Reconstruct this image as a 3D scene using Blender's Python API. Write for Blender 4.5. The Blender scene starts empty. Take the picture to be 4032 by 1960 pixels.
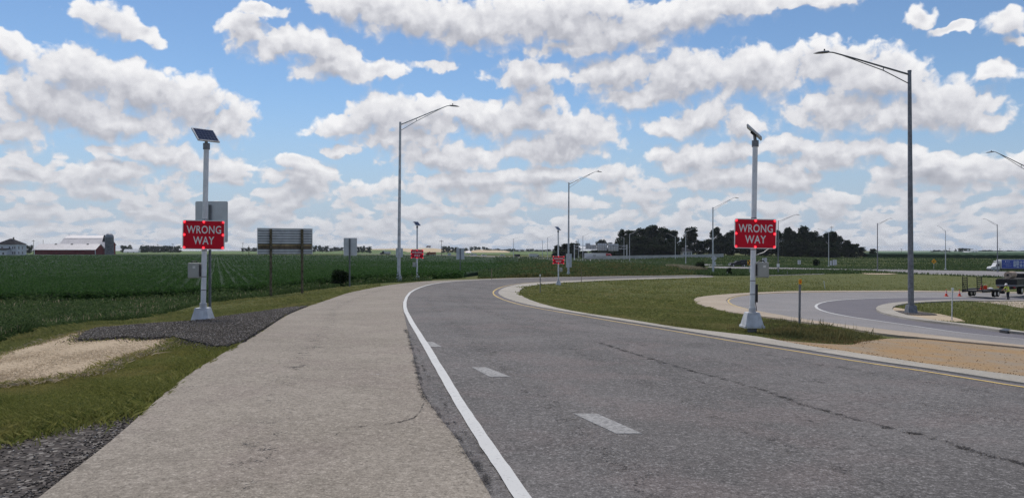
import bpy, bmesh, math, random
import numpy as np
from mathutils import Vector, Matrix
from mathutils.geometry import delaunay_2d_cdt

random.seed(7)
rng = np.random.default_rng(7)
S = bpy.context.scene
COL = S.collection

# ------------------------------------------------------------------ camera
# A level phone camera at eye height; the photograph is 4032 x 1960 with a focal length of about 3100 of its pixels.
ZC, FPX, CX, HY = 1.55, 3100.0, 2016.0, 988.0
cam_data = bpy.data.cameras.new('camera')
cam_data.sensor_fit = 'HORIZONTAL'
cam_data.sensor_width = 36.0
cam_data.lens = 36.0 * FPX / 4032.0
cam_data.shift_y = (HY - 980.0) / 4032.0
cam_data.clip_start = 0.05
cam_data.clip_end = 20000
cam = bpy.data.objects.new('camera', cam_data)
cam.location = (0, 0, ZC)
cam.rotation_euler = (math.radians(90), 0, 0)
COL.objects.link(cam)
S.camera = cam

# ------------------------------------------------------------------ exposure
S.view_settings.view_transform = 'Standard'
S.view_settings.look = 'None'
S.view_settings.exposure = 0.0
S.view_settings.gamma = 1.0
S.view_settings.use_curve_mapping = False
S.render.engine = 'CYCLES'
S.cycles.max_bounces = 4
S.cycles.diffuse_bounces = 2
S.cycles.glossy_bounces = 2
S.cycles.transmission_bounces = 3
S.cycles.volume_bounces = 0
S.cycles.transparent_max_bounces = 8
S.cycles.sample_clamp_indirect = 4.0
S.cycles.use_denoising = True
S.cycles.denoising_prefilter = 'NONE'

# ------------------------------------------------------------------ node helpers
class NT:
    def __init__(self, tree): self.t = tree; self.n = tree.nodes; self.l = tree.links
    def set(self, sock, v):
        if v is None: return
        if isinstance(v, bpy.types.NodeSocket): self.l.new(v, sock)
        else: sock.default_value = v
    def node(self, typ, ins=(), **props):
        nd = self.n.new(typ)
        for k, v in props.items(): setattr(nd, k, v)
        if isinstance(ins, dict):
            for k, v in ins.items(): self.set(nd.inputs[k], v)
        else:
            for i, v in enumerate(ins): self.set(nd.inputs[i], v)
        return nd
    def m(self, op, *a, clamp=False): return self.node('ShaderNodeMath', a, operation=op, use_clamp=clamp).outputs[0]
    def v(self, op, *a):
        nd = self.node('ShaderNodeVectorMath', (), operation=op)
        for i, x in enumerate(a):
            if op == 'SCALE' and i == 1: self.set(nd.inputs['Scale'], x)
            else: self.set(nd.inputs[i], x)
        return nd.outputs['Value'] if op in ('LENGTH', 'DOT_PRODUCT', 'DISTANCE') else nd.outputs[0]
    def noise(self, vec, scale, detail=4.0, rough=0.55, dist=0.0, dims='3D', color=False, lac=2.0):
        nd = self.node('ShaderNodeTexNoise', {'Vector': vec, 'Scale': scale, 'Detail': detail, 'Roughness': rough, 'Distortion': dist, 'Lacunarity': lac}, noise_dimensions=dims)
        return nd.outputs['Color'] if color else nd.outputs['Fac']
    def voronoi(self, vec, scale, feature='F1', out='Distance', dims='3D', **kw):
        ins = {'Vector': vec, 'Scale': scale}; ins.update(kw)
        return self.node('ShaderNodeTexVoronoi', ins, feature=feature, voronoi_dimensions=dims).outputs[out]
    def ss(self, x, lo, hi, a=0.0, b=1.0):
        nd = self.node('ShaderNodeMapRange', (x, lo, hi, a, b), interpolation_type='SMOOTHSTEP')
        return nd.outputs[0]
    def lin(self, x, lo, hi, a=0.0, b=1.0):
        return self.node('ShaderNodeMapRange', (x, lo, hi, a, b)).outputs[0]
    def mix(self, f, a, b, blend='MIX'):
        nd = self.node('ShaderNodeMix', (), data_type='RGBA', blend_type=blend)
        self.set(nd.inputs[0], f)
        for i, c in ((6, a), (7, b)):
            if not isinstance(c, bpy.types.NodeSocket) and len(c) == 3: c = (*c, 1.0)
            self.set(nd.inputs[i], c)
        return nd.outputs[2]
    def ramp(self, f, stops):
        nd = self.node('ShaderNodeValToRGB', (f,))
        el = nd.color_ramp.elements
        while len(el) < len(stops): el.new(0.5)
        for e, (p, c) in zip(el, stops): e.position = p; e.color = (*c, 1.0)
        return nd.outputs[0]
    def xyz(self, v): return self.node('ShaderNodeSeparateXYZ', (v,)).outputs
    def comb(self, x, y, z=0.0): return self.node('ShaderNodeCombineXYZ', (x, y, z)).outputs[0]

# ------------------------------------------------------------------ sky: a clear Nishita sky with a broken deck of fair-weather cumulus
SUN_EL, SUN_AZ = math.radians(58), math.radians(-25)     # high, ahead and a little to the left
# clouds of the deck: where each stands (photo bearing and height, in photo pixels) and its half width and half height
CLOUDS = [
 # upper left
 (360, 40, 110, 62), (450, 95, 120, 62), (555, 140, 95, 42), (30, 200, 90, 75),
 # big left bank
 (330, 300, 260, 100), (560, 370, 280, 110), (760, 420, 210, 100), (180, 420, 330, 120), (900, 480, 110, 70), (60, 520, 150, 50), (420, 480, 330, 80),
 # mid-left pair
 (960, 130, 110, 75), (1090, 190, 130, 55), (1210, 170, 100, 75), (1290, 240, 130, 80), (1340, 285, 170, 48), (1490, 275, 110, 36), (1030, 50, 105, 32), (1310, 175, 75, 50),
 # ceiling bank along the top
 (1420, 25, 220, 60), (1600, 70, 240, 85), (1850, 100, 300, 95), (2200, 90, 420, 110), (2450, 140, 300, 75), (2800, 30, 330, 70), (3150, 0, 260, 45), (2250, 190, 220, 40), (2600, 90, 260, 60),
 (1725, 260, 75, 32),
 # centre towers
 (2060, 290, 140, 58), (2120, 370, 100, 90), (2060, 470, 190, 80), (2260, 520, 190, 85), (2150, 590, 260, 70), (1880, 470, 130, 70),
 (1500, 440, 120, 80), (1650, 470, 200, 75), (1820, 440, 110, 50), (1380, 510, 160, 48), (1560, 545, 240, 50), (1750, 620, 240, 70), (1330, 600, 90, 24),
 # right bank
 (2420, 290, 200, 100), (2700, 300, 280, 115), (2950, 290, 280, 105), (3250, 260, 250, 90), (2560, 390, 260, 50), (3480, 330, 220, 95), (3700, 420, 260, 100), (3300, 430, 260, 85), (3880, 470, 120, 42), (3560, 480, 260, 50),
 (2760, 465, 170, 62), (2920, 480, 110, 68), (2620, 500, 110, 40),
 (2720, 630, 190, 68), (2880, 610, 120, 62), (2600, 620, 60, 40), (3120, 580, 130, 50), (3320, 590, 190, 72), (3480, 600, 170, 52), (3230, 630, 200, 45),
 (3700, 680, 190, 55), (3900, 690, 160, 60), (3560, 700, 130, 34),
 (3920, 290, 90, 40), (3950, 85, 90, 60), (3640, 70, 60, 36), (3760, 110, 80, 22), (3980, 150, 70, 26),
 (640, 610, 260, 52), (800, 650, 140, 46), (450, 600, 120, 26), (330, 680, 110, 34), (110, 640, 130, 30), (1180, 690, 150, 46), (900, 700, 90, 36), (2420, 690, 130, 48),
]
def bearing(px, py):
    a = math.atan((px - CX) / FPX)
    return 31.0 * a, 31.0 * (HY - py) / FPX * math.cos(a)

world = bpy.data.worlds.new('World')
S.world = world
world.use_nodes = True
W = NT(world.node_tree)
W.n.clear()

def cloud_group():
    g = bpy.data.node_groups.new('cloud_field', 'ShaderNodeTree')
    g.interface.new_socket('P', in_out='INPUT', socket_type='NodeSocketVector')
    g.interface.new_socket('D', in_out='INPUT', socket_type='NodeSocketVector')
    g.interface.new_socket('F', in_out='OUTPUT', socket_type='NodeSocketFloat')
    g.interface.new_socket('Body', in_out='OUTPUT', socket_type='NodeSocketFloat')
    N = NT(g)
    gi = N.node('NodeGroupInput'); go = N.node('NodeGroupOutput')
    P, D = gi.outputs[0], gi.outputs[1]
    w1 = N.v('SCALE', N.v('SUBTRACT', N.noise(P, 0.5, 1.0, 0.5, dims='2D', color=True), (0.5, 0.5, 0.5)), 0.75)
    w2 = N.v('SCALE', N.v('SUBTRACT', N.noise(P, 1.7, 2.0, 0.5, dims='2D', color=True), (0.5, 0.5, 0.5)), 0.45)
    Q = N.v('ADD', P, N.v('ADD', w1, w2))
    best = None
    for (px, py, rx, ry) in CLOUDS:
        cx, cy = bearing(px, py)
        k = math.cos(math.atan((px - CX) / FPX))
        r = (100.0 / (rx * k * k * 1.26), 100.0 / (ry * k * 1.26), 0.0)
        d = N.v('LENGTH', N.v('MULTIPLY', N.v('SUBTRACT', Q, (cx, cy, 0.0)), r))
        best = d if best is None else N.node('ShaderNodeMath', (best, d, 0.22), operation='SMOOTH_MIN').outputs[0]
    x, y, _ = N.xyz(P)
    F1 = N.m('MULTIPLY', N.m('SUBTRACT', 1.0, N.m('MINIMUM', best, 2.0)), 1.5)
    # the same deck seen lower and farther off: smaller and flatter towards the horizon
    def deck(sx, sy, off, detail):
        q = N.v('MULTIPLY_ADD', P, (sx, sy, 0.0), (off, off * 0.7, 0.0))
        return N.noise(q, 1.0, detail, 0.5, 0.2, dims='2D')
    a = deck(0.42, 0.85, 3.1, 2.5); b = deck(0.72, 1.6, 11.7, 2.5); c = deck(1.25, 3.5, 23.3, 3.0)
    wab = N.ss(y, 1.5, 2.7); wbc = N.ss(y, 0.5, 1.4)
    low = N.m('ADD', N.m('MULTIPLY', wbc, b), N.m('MULTIPLY', N.m('SUBTRACT', 1.0, wbc), c))
    low = N.m('ADD', N.m('MULTIPLY', wab, a), N.m('MULTIPLY', N.m('SUBTRACT', 1.0, wab), low))
    bias = N.lin(y, 0.4, 3.6, -0.325, -0.425)
    F2 = N.m('MULTIPLY', N.m('ADD', low, bias), 5.0)
    F2 = N.m('SUBTRACT', F2, N.ss(y, 3.0, 4.8, 0.0, 3.0))
    # and overhead and behind, outside the photograph, the deck goes on with the same cover
    hi = N.noise(D, 5.5, 4.0, 0.5, 0.3)
    out = N.m('MAXIMUM', N.ss(N.m('ABSOLUTE', x), 19.5, 22.0), N.ss(y, 10.5, 12.5))
    F3 = N.m('SUBTRACT', N.m('MULTIPLY', N.m('SUBTRACT', hi, 0.50), 4.0), N.m('MULTIPLY', N.m('SUBTRACT', 1.0, out), 4.0))
    F = N.m('MAXIMUM', N.m('MAXIMUM', F1, F2), F3)
    N.l.new(F, go.inputs[1])
    # billows
    bil = N.noise(N.v('ADD', P, N.v('SCALE', w2, 0.6)), 1.05, 6.0, 0.55, 0.0, dims='2D')
    vor = N.node('ShaderNodeTexVoronoi', {'Vector': Q, 'Scale': 1.7, 'Smoothness': 0.5, 'Detail': 1.5, 'Roughness': 0.45}, feature='SMOOTH_F1', voronoi_dimensions='2D').outputs['Distance']
    F = N.m('ADD', F, N.m('MULTIPLY', N.m('SUBTRACT', bil, 0.5), 1.5))
    F = N.m('ADD', F, N.m('MULTIPLY', N.m('SUBTRACT', 0.40, vor), 0.55))
    N.l.new(F, go.inputs[0])
    return g

CG = cloud_group()
D = W.node('ShaderNodeTexCoord').outputs['Generated']
dx, dy, dz = W.xyz(D)
hyp = W.m('MAXIMUM', W.m('SQRT', W.m('ADD', W.m('MULTIPLY', dx, dx), W.m('MULTIPLY', dy, dy))), 0.02)
ax = W.m('MULTIPLY', W.m('ARCTAN2', dx, dy), 31.0)
ey = W.m('MULTIPLY', W.m('DIVIDE', dz, hyp), 31.0)
P = W.comb(ax, W.m('MINIMUM', ey, 60.0))
def field(dyoff, dxoff=0.0):
    k = W.lin(ey, 0.0, 6.0, 0.28, 1.0)
    P2 = W.v('ADD', P, W.comb(W.m('MULTIPLY', k, dxoff), W.m('MULTIPLY', k, dyoff)))
    nd = W.node('ShaderNodeGroup'); nd.node_tree = CG
    W.set(nd.inputs[0], P2); W.set(nd.inputs[1], W.v('ADD', D, (0, 0, dyoff * 0.03)))
    return nd.outputs[0], nd.outputs[1]
F0, B0 = field(0.0)
Fu, Bu = field(0.60, 0.05)
fine = W.m('SUBTRACT', F0, Fu); body = W.m('SUBTRACT', B0, Bu)
under = W.ss(fine, 0.25, -0.5)                       # flat shaded undersides fray out softly, sunlit tops stay crisp
dens = W.ss(F0, -0.08, W.lin(under, 0.0, 1.0, 0.36, 0.95))
shade = W.m('ADD', W.m('ADD', 0.60, W.m('MULTIPLY', W.m('MINIMUM', W.m('MAXIMUM', body, -1.0), 1.0), 0.34)), W.m('MULTIPLY', W.m('SUBTRACT', fine, body), 0.30))
shade = W.m('SUBTRACT', shade, W.ss(B0, 0.30, 1.3, 0.0, 0.24))
cloudc = W.ramp(shade, [(0.0, (0.34, 0.355, 0.41)), (0.34, (0.51, 0.52, 0.575)), (0.60, (0.73, 0.735, 0.775)), (0.88, (0.92, 0.92, 0.935))])
far = W.ss(ey, 0.0, 4.2, 0.70, 0.0)
cloudc = W.mix(far, cloudc, (0.56, 0.585, 0.64))
sky = W.node('ShaderNodeTexSky', sky_type='NISHITA', sun_disc=False, sun_elevation=SUN_EL, sun_rotation=SUN_AZ, altitude=200.0, air_density=1.0, dust_density=0.0, ozone_density=2.0)
hs = W.node('ShaderNodeHueSaturation', {'Saturation': 1.0, 'Value': 0.95, 'Color': sky.outputs[0]})
skyc = W.mix(1.0, hs.outputs[0], (0.88, 0.98, 1.08), 'MULTIPLY')
hz = W.ss(ey, -0.5, 6.5, 0.95, 0.0)                  # pale summer haze low over the fields
skyc = W.mix(hz, skyc, (3.9, 4.7, 6.1))
bg1 = W.node('ShaderNodeBackground', (skyc, 0.10))
bg2 = W.node('ShaderNodeBackground', (cloudc, 1.0))
opac = W.m('MULTIPLY', dens, W.ss(ey, -0.4, 0.0))
mx = W.node('ShaderNodeMixShader', (opac, bg1.outputs[0], bg2.outputs[0]))
out = W.node('ShaderNodeOutputWorld', (mx.outputs[0],))
world.cycles.sampling_method = 'MANUAL'
world.cycles.sample_map_resolution = 512

sun_data = bpy.data.lights.new('sun', 'SUN')
sun_data.energy = 3.5
sun_data.angle = math.radians(18)
sun_data.color = (1.0, 0.94, 0.86)
sun = bpy.data.objects.new('sun', sun_data)
COL.objects.link(sun)
_sd = Vector((math.sin(SUN_AZ) * math.cos(SUN_EL), math.cos(SUN_AZ) * math.cos(SUN_EL), math.sin(SUN_EL)))
sun.rotation_euler = (-_sd).to_track_quat('-Z', 'Y').to_euler()
# ------------------------------------------------------------------ terrain heights (metres), from surveyed points along the ramps, ditch and fields
def cp(px, py, Y): return ((px - CX) / FPX * Y, Y, ZC - (py - HY) / FPX * Y)
CTRL = [(0, 2, 0), (-4, 4, 0), (4, 4, 0), (0, 8, 0), (-3, 16, -.02), (2, 12, -.02), (6, 7, -.02), (8, 4, -.03), (-8, 5, -.02), (0, 20, -.1), (-14, 8, -.1),
 cp(798, 1266, 17.8), cp(0, 1526, 9.2), cp(0, 1404, 13.8), cp(250, 1290, 20), (-16, 25, -.95), (-24, 25, -1.05), (-11.5, 31, -.85), (-22, 36, -1.0), (-7.35, 35.5, -.35),
 cp(1065, 1173, 39), cp(1188, 1149, 45), cp(1377, 1128, 47.6), cp(1570, 1108, 55), cp(1642, 1103, 59), (-4.1, 28.4, -.3), cp(2197, 1124, 65), cp(2127, 1156, 49), (-1.3, 43.5, -.75),
 cp(2289, 1110, 72), cp(2238, 1087, 93.6), cp(2808, 1081, 131), cp(3064, 1077, 166), cp(3455, 1072.6, 190), cp(3263, 1051, 290), cp(3723, 1063.6, 255), cp(3925, 1069, 215),
 cp(2700, 1044, 290), cp(2905, 1050, 264), cp(2963, 1311, 17.5), cp(3148, 1276, 21), cp(3587, 1237, 36), cp(3970, 1180, 88), cp(2740, 1184, 46), cp(3319, 1146, 78), cp(3800, 1146, 103),
 cp(4032, 1340, 20), cp(4032, 1450, 12), cp(3000, 1120, 90), cp(3300, 1095, 150), cp(4300, 1240, 50), cp(4400, 1090, 200),
 (17.3, 140, -.95), (7.7, 130, -1.0), (26, 150, -1.5), (40, 172, -2.7), (0, 120, -1.3), (20, 250, -3.6), (0, 300, -3.4), (10, 430, -3.9), (60, 430, -3.6), cp(2550, 1013, 500), cp(3200, 1012, 480), cp(2720, 1006, 470),
 (-60, 100, -1.2), (-30, 100, -1.2), (-12, 85, -1.0), (-100, 300, -1.4), (-290, 600, -1.5), (-100, 600, -1.8), (0, 600, -2.6), (-400, 600, -1.5), (-150, 150, -1.2), (-60, 50, -1.1), (-43, 500, -2.0),
 (-600, 1000, -.6), (0, 1000, -1.6), (500, 1000, -2.0), (-1500, 2500, 1.6), (0, 2500, 1.5), (1500, 2500, 1.3), (-3000, 5000, 2.5), (0, 5000, 2.5), (3000, 5000, 2.5), cp(3800, 1008, 600), cp(3500, 1009, 600)]
def _key(X, Y): return np.arctan2(X, Y) * 2.2, 0.5 * np.log(X * X + Y * Y)
_C = np.array(CTRL, float)
_kx, _ky = _key(_C[:, 0], _C[:, 1])
def _phi(d2): return np.where(d2 > 1e-12, 0.5 * d2 * np.log(np.maximum(d2, 1e-12)), 0.0)
_n = len(_C)
_A = np.zeros((_n + 3, _n + 3))
_A[:_n, :_n] = _phi((_kx[:, None] - _kx) ** 2 + (_ky[:, None] - _ky) ** 2) + np.eye(_n) * 0.012
_P = np.stack([np.ones(_n), _kx, _ky], 1)
_A[:_n, _n:] = _P; _A[_n:, :_n] = _P.T
_W = np.linalg.solve(_A, np.concatenate([_C[:, 2], np.zeros(3)]))
def _tps(th, lr):
    a = np.clip(th, -0.85, 0.85) * 2.2
    d2 = (a[..., None] - _kx) ** 2 + (lr[..., None] - _ky) ** 2
    z = _phi(d2) @ _W[:_n] + _W[_n] + a * _W[_n + 1] + lr * _W[_n + 2]
    w = np.clip((np.abs(th) - 0.85) / 1.0, 0, 1); w = w * w * (3 - 2 * w)
    z = z * (1 - w) + w * (-0.8 * np.clip((lr - 2.5) / 3, 0, 1))
    near = np.clip((lr - 0.3) / 1.0, 0, 1)
    return z * near
L0, L1, NL = math.log(1.0), math.log(9000.0), 330
TH = np.concatenate([np.arange(-math.pi, -0.86, 0.045), np.arange(-0.86, 0.8601, 0.0086), np.arange(0.90, math.pi, 0.045), [math.pi]])
LR = np.linspace(L0, L1, NL)
GZ = np.zeros((len(TH), NL))
for _i in range(0, len(TH), 40):
    _t, _l = np.meshgrid(TH[_i:_i + 40], LR, indexing='ij')
    GZ[_i:_i + 40] = _tps(_t, _l)
GZ[-1] = GZ[0]
def T(X, Y):
    X = np.asarray(X, float); Y = np.asarray(Y, float)
    th = np.arctan2(X, Y); lr = np.clip(0.5 * np.log(np.maximum(X * X + Y * Y, 1e-9)), L0, L1 - 1e-6)
    i = np.clip(np.searchsorted(TH, th, side='right') - 1, 0, len(TH) - 2)
    f = np.clip((th - TH[i]) / (TH[i + 1] - TH[i]), 0, 1)
    g = (lr - L0) / (L1 - L0) * (NL - 1); j = g.astype(int); g = g - j
    return (GZ[i, j] * (1 - f) + GZ[i + 1, j] * f) * (1 - g) + (GZ[i, j + 1] * (1 - f) + GZ[i + 1, j + 1] * f) * g
def Tz(x, y): return float(T(x, y))
_march = np.exp(np.linspace(math.log(2.0), math.log(6000.0), 900))
def ground_at(px, py):
    """where the sight line of a photo pixel meets the ground"""
    t = (px - CX) / FPX; s = (py - HY) / FPX
    below = (ZC - s * _march) - T(t * _march, _march)
    k = int(np.argmax(below <= 0))
    if below[k] > 0: k = len(_march) - 1
    a, b = _march[max(k - 1, 0)], _march[k]
    for _ in range(30):
        m = 0.5 * (a + b)
        if ZC - s * m - Tz(t * m, m) <= 0: b = m
        else: a = m
    return (t * b, b)
def at(px, Y): return ((px - CX) / FPX * Y, Y)
def zt(py, Y): return ZC - (py - HY) / FPX * Y
def catmull(pts, step=12.0):
    p = [np.array(q, float) for q in pts]
    p = [2 * p[0] - p[1]] + p + [2 * p[-1] - p[-2]]
    out = []
    for i in range(1, len(p) - 2):
        n = max(1, int(np.linalg.norm(p[i + 1] - p[i]) / step))
        for k in range(n):
            t = k / n
            out.append(0.5 * (2 * p[i] + (p[i + 1] - p[i - 1]) * t + (2 * p[i - 1] - 5 * p[i] + 4 * p[i + 1] - p[i + 2]) * t * t + (3 * p[i] - p[i - 1] - 3 * p[i + 1] + p[i + 2]) * t ** 3))
    out.append(p[-2])
    return out
def survey(pts, step=22.0):
    return [ground_at(*q) for q in catmull(pts, step)]
def offset(poly, d):
    p = np.array(poly); t = np.gradient(p, axis=0); t /= np.maximum(np.linalg.norm(t, axis=1, keepdims=True), 1e-9)
    return [tuple(q) for q in p + d * np.stack([t[:, 1], -t[:, 0]], 1)]          # +d is to the right of the travel direction
def inside(poly, x, y):
    poly = np.asarray(poly); r = np.zeros(np.shape(x), bool)
    x0, y0 = poly[-1]
    for x1, y1 in poly:
        c = (y1 > y) != (y0 > y)
        with np.errstate(divide='ignore', invalid='ignore'):
            r ^= c & (x < (x0 - x1) * (y - y1) / (y0 - y1 + 1e-30) + x1)
        x0, y0 = x1, y1
    return r

# ------------------------------------------------------------------ mesh helpers
def tagit(o, label=None, cat=None, group=None, kind=None):
    if label: o['label'] = label
    if cat: o['category'] = cat
    if group: o['group'] = group
    if kind: o['kind'] = kind
    return o
def link(name, me, mat=None, parent=None):
    o = bpy.data.objects.new(name, me)
    if mat is not None and len(me.materials) == 0: me.materials.append(mat)
    COL.objects.link(o)
    if parent is not None: o.parent = parent
    return o
def mesh_np(name, V, F, smooth=False):
    """V (n,3), F (m,k) with one k"""
    me = bpy.data.meshes.new(name)
    V = np.ascontiguousarray(V, np.float32); F = np.ascontiguousarray(F, np.int32)
    me.vertices.add(len(V)); me.vertices.foreach_set('co', V.ravel())
    k = F.shape[1]
    me.loops.add(F.size); me.loops.foreach_set('vertex_index', F.ravel())
    me.polygons.add(len(F)); me.polygons.foreach_set('loop_start', np.arange(0, F.size, k, dtype=np.int32))
    me.polygons.foreach_set('loop_total', np.full(len(F), k, np.int32))
    if smooth: me.polygons.foreach_set('use_smooth', np.ones(len(F), bool))
    me.update(calc_edges=True); me.validate()
    return me
def drape(name, outline, mat, off, parent=None, skirt=0.06, da=0.02, dl=0.045, kind='structure', hfun=None):
    """a sheet laid over the ground inside an outline (x, y), with a small edge going down into the soil"""
    pts = []
    for q in outline:
        if not pts or math.hypot(q[0] - pts[-1][0], q[1] - pts[-1][1]) > 1e-3: pts.append((float(q[0]), float(q[1])))
    if math.hypot(pts[0][0] - pts[-1][0], pts[0][1] - pts[-1][1]) < 1e-3: pts.pop()
    n = len(pts); P = np.array(pts)
    th = np.arctan2(P[:, 0], P[:, 1]); lr = 0.5 * np.log((P ** 2).sum(1) + 1e-9)
    A, B = np.meshgrid(np.arange(th.min(), th.max(), da), np.arange(max(lr.min(), 0.0), lr.max(), dl))
    A = A.ravel(); B = B.ravel(); R = np.exp(B); gx = R * np.sin(A); gy = R * np.cos(A)
    k = inside(P, gx, gy)
    vs = [Vector(p) for p in pts] + [Vector((a, b)) for a, b in zip(gx[k], gy[k])]
    r = delaunay_2d_cdt(vs, [], [list(range(n))], 1, 1e-5)
    V2 = np.array([(v.x, v.y) for v in r[0]])
    F = [tuple(f) for f in r[2]]
    z = T(V2[:, 0], V2[:, 1]) + off
    if hfun is not None: z = z + hfun(V2[:, 0], V2[:, 1])
    verts = [(a, b, c) for (a, b), c in zip(V2, z)]
    from collections import Counter
    cnt = Counter(); dirn = {}
    for f in F:
        for i in range(len(f)):
            e = (f[i], f[(i + 1) % len(f)]); s = (min(e), max(e)); cnt[s] += 1; dirn[s] = e
    low = {}
    for s, c in cnt.items():
        if c == 1:
            a, b = dirn[s]
            for q in (a, b):
                if q not in low: low[q] = len(verts); verts.append((verts[q][0], verts[q][1], verts[q][2] - skirt - off))
            F.append((b, a, low[a], low[b]))
    me = bpy.data.meshes.new(name); me.from_pydata(verts, [], F); me.update()
    bm = bmesh.new(); bm.from_mesh(me); bmesh.ops.recalc_face_normals(bm, faces=bm.faces)
    if sum(f.normal.z * f.calc_area() for f in bm.faces) < 0: bmesh.ops.reverse_faces(bm, faces=bm.faces)
    bm.to_mesh(me); bm.free()
    o = link(name, me, mat, parent)
    if parent is None: o['kind'] = kind
    return o
def ribbon(name, line, w, mat, off, parent=None, wob=0.0, thick=0.0):
    """a painted line (or a crack) of width w along a ground polyline"""
    p = np.array(line); t = np.gradient(p, axis=0); t /= np.maximum(np.linalg.norm(t, axis=1, keepdims=True), 1e-9)
    nrm = np.stack([t[:, 1], -t[:, 0]], 1)
    ww = (w if np.ndim(w) else np.full(len(p), w)) * 0.5
    a = p + nrm * (ww + wob * rng.normal(size=len(p)))[:, None]; b = p - nrm * (ww + wob * rng.normal(size=len(p)))[:, None]
    V = np.concatenate([np.c_[a, T(a[:, 0], a[:, 1]) + off], np.c_[b, T(b[:, 0], b[:, 1]) + off]])
    n = len(p); i = np.arange(n - 1)
    F = np.stack([i, i + 1, i + 1 + n, i + n], 1)
    me = mesh_np(name, V, F)
    bm = bmesh.new(); bm.from_mesh(me); bmesh.ops.recalc_face_normals(bm, faces=bm.faces)
    if sum(f.normal.z for f in bm.faces) < 0: bmesh.ops.reverse_faces(bm, faces=bm.faces)
    bm.to_mesh(me); bm.free()
    uv = me.uv_layers.new(name='UVMap'); li = np.zeros(len(me.loops), np.int32); me.loops.foreach_get('vertex_index', li)
    q = np.zeros((len(li), 2), np.float32); q[:, 0] = (li >= n); q[:, 1] = (li % n) / n; uv.data.foreach_set('uv', q.ravel())
    return link(name, me, mat, parent)
def scatter(outline, n, rmin=None, rmax=None):
    """points inside an outline, as dense as the eye sees them (closer together near the camera)"""
    P = np.asarray(outline, float); th = np.arctan2(P[:, 0], P[:, 1]); r = np.hypot(P[:, 0], P[:, 1])
    r0, r1 = rmin or r.min(), rmax or r.max()
    xs, ys, got = [], [], 0
    for _ in range(60):
        a = rng.uniform(th.min(), th.max(), 60000); q = 1.0 / rng.uniform(1.0 / r1, 1.0 / r0, 60000)
        x = q * np.sin(a); y = q * np.cos(a); k = inside(P, x, y)
        xs.append(x[k]); ys.append(y[k]); got += k.sum()
        if got >= n: break
    x = np.concatenate(xs)[:n]; y = np.concatenate(ys)[:n]
    return x, y
def blades(name, x, y, z, h, w, mat, lean=0.35, parent=None, curl=True):
    """many grass blades: each a bent strip of two triangles"""
    n = len(x); a = rng.uniform(0, 2 * math.pi, n); c, s = np.cos(a), np.sin(a)
    b = rng.uniform(0, 2 * math.pi, n); l = np.abs(rng.normal(0, lean, n)) * h
    tx, ty = np.cos(b) * l, np.sin(b) * l
    w = np.broadcast_to(w, (n,)) * 0.5; h = np.broadcast_to(h, (n,))
    p0 = np.stack([x - c * w, y - s * w, z], 1); p1 = np.stack([x + c * w, y + s * w, z], 1)
    p2 = np.stack([x + tx * .35 + c * w * .7, y + ty * .35 + s * w * .7, z + h * .6], 1)
    p3 = np.stack([x + tx, y + ty, z + h * .97], 1)
    V = np.stack([p0, p1, p2, p3], 1).reshape(-1, 3)
    i = np.arange(n)[:, None] * 4
    F = np.concatenate([i + [0, 1, 2], i + [0, 2, 3]], 0)
    o = link(name, mesh_np(name, V, F), mat, parent)
    if parent is None: o['kind'] = 'stuff'
    return o
def leaves_mesh(name, C, size, flat=0.5, aspect=0.75):
    """leaf-sized quads (kites) at centres C, size per leaf"""
    n = len(C); u = rng.normal(size=(n, 3)); u[:, 2] *= (1 - flat); u /= np.linalg.norm(u, axis=1, keepdims=True) + 1e-9
    v = rng.normal(size=(n, 3)); v[:, 2] *= (1 - flat); v -= (v * u).sum(1, keepdims=True) * u; v /= np.linalg.norm(v, axis=1, keepdims=True) + 1e-9
    s = np.broadcast_to(size, (n,))[:, None] * 0.5
    V = np.stack([C - u * s, C + v * s * aspect, C + u * s, C - v * s * aspect], 1).reshape(-1, 3)
    F = np.arange(n)[:, None] * 4 + np.array([[0, 1, 2, 3]])
    return mesh_np(name, V, F)

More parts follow.
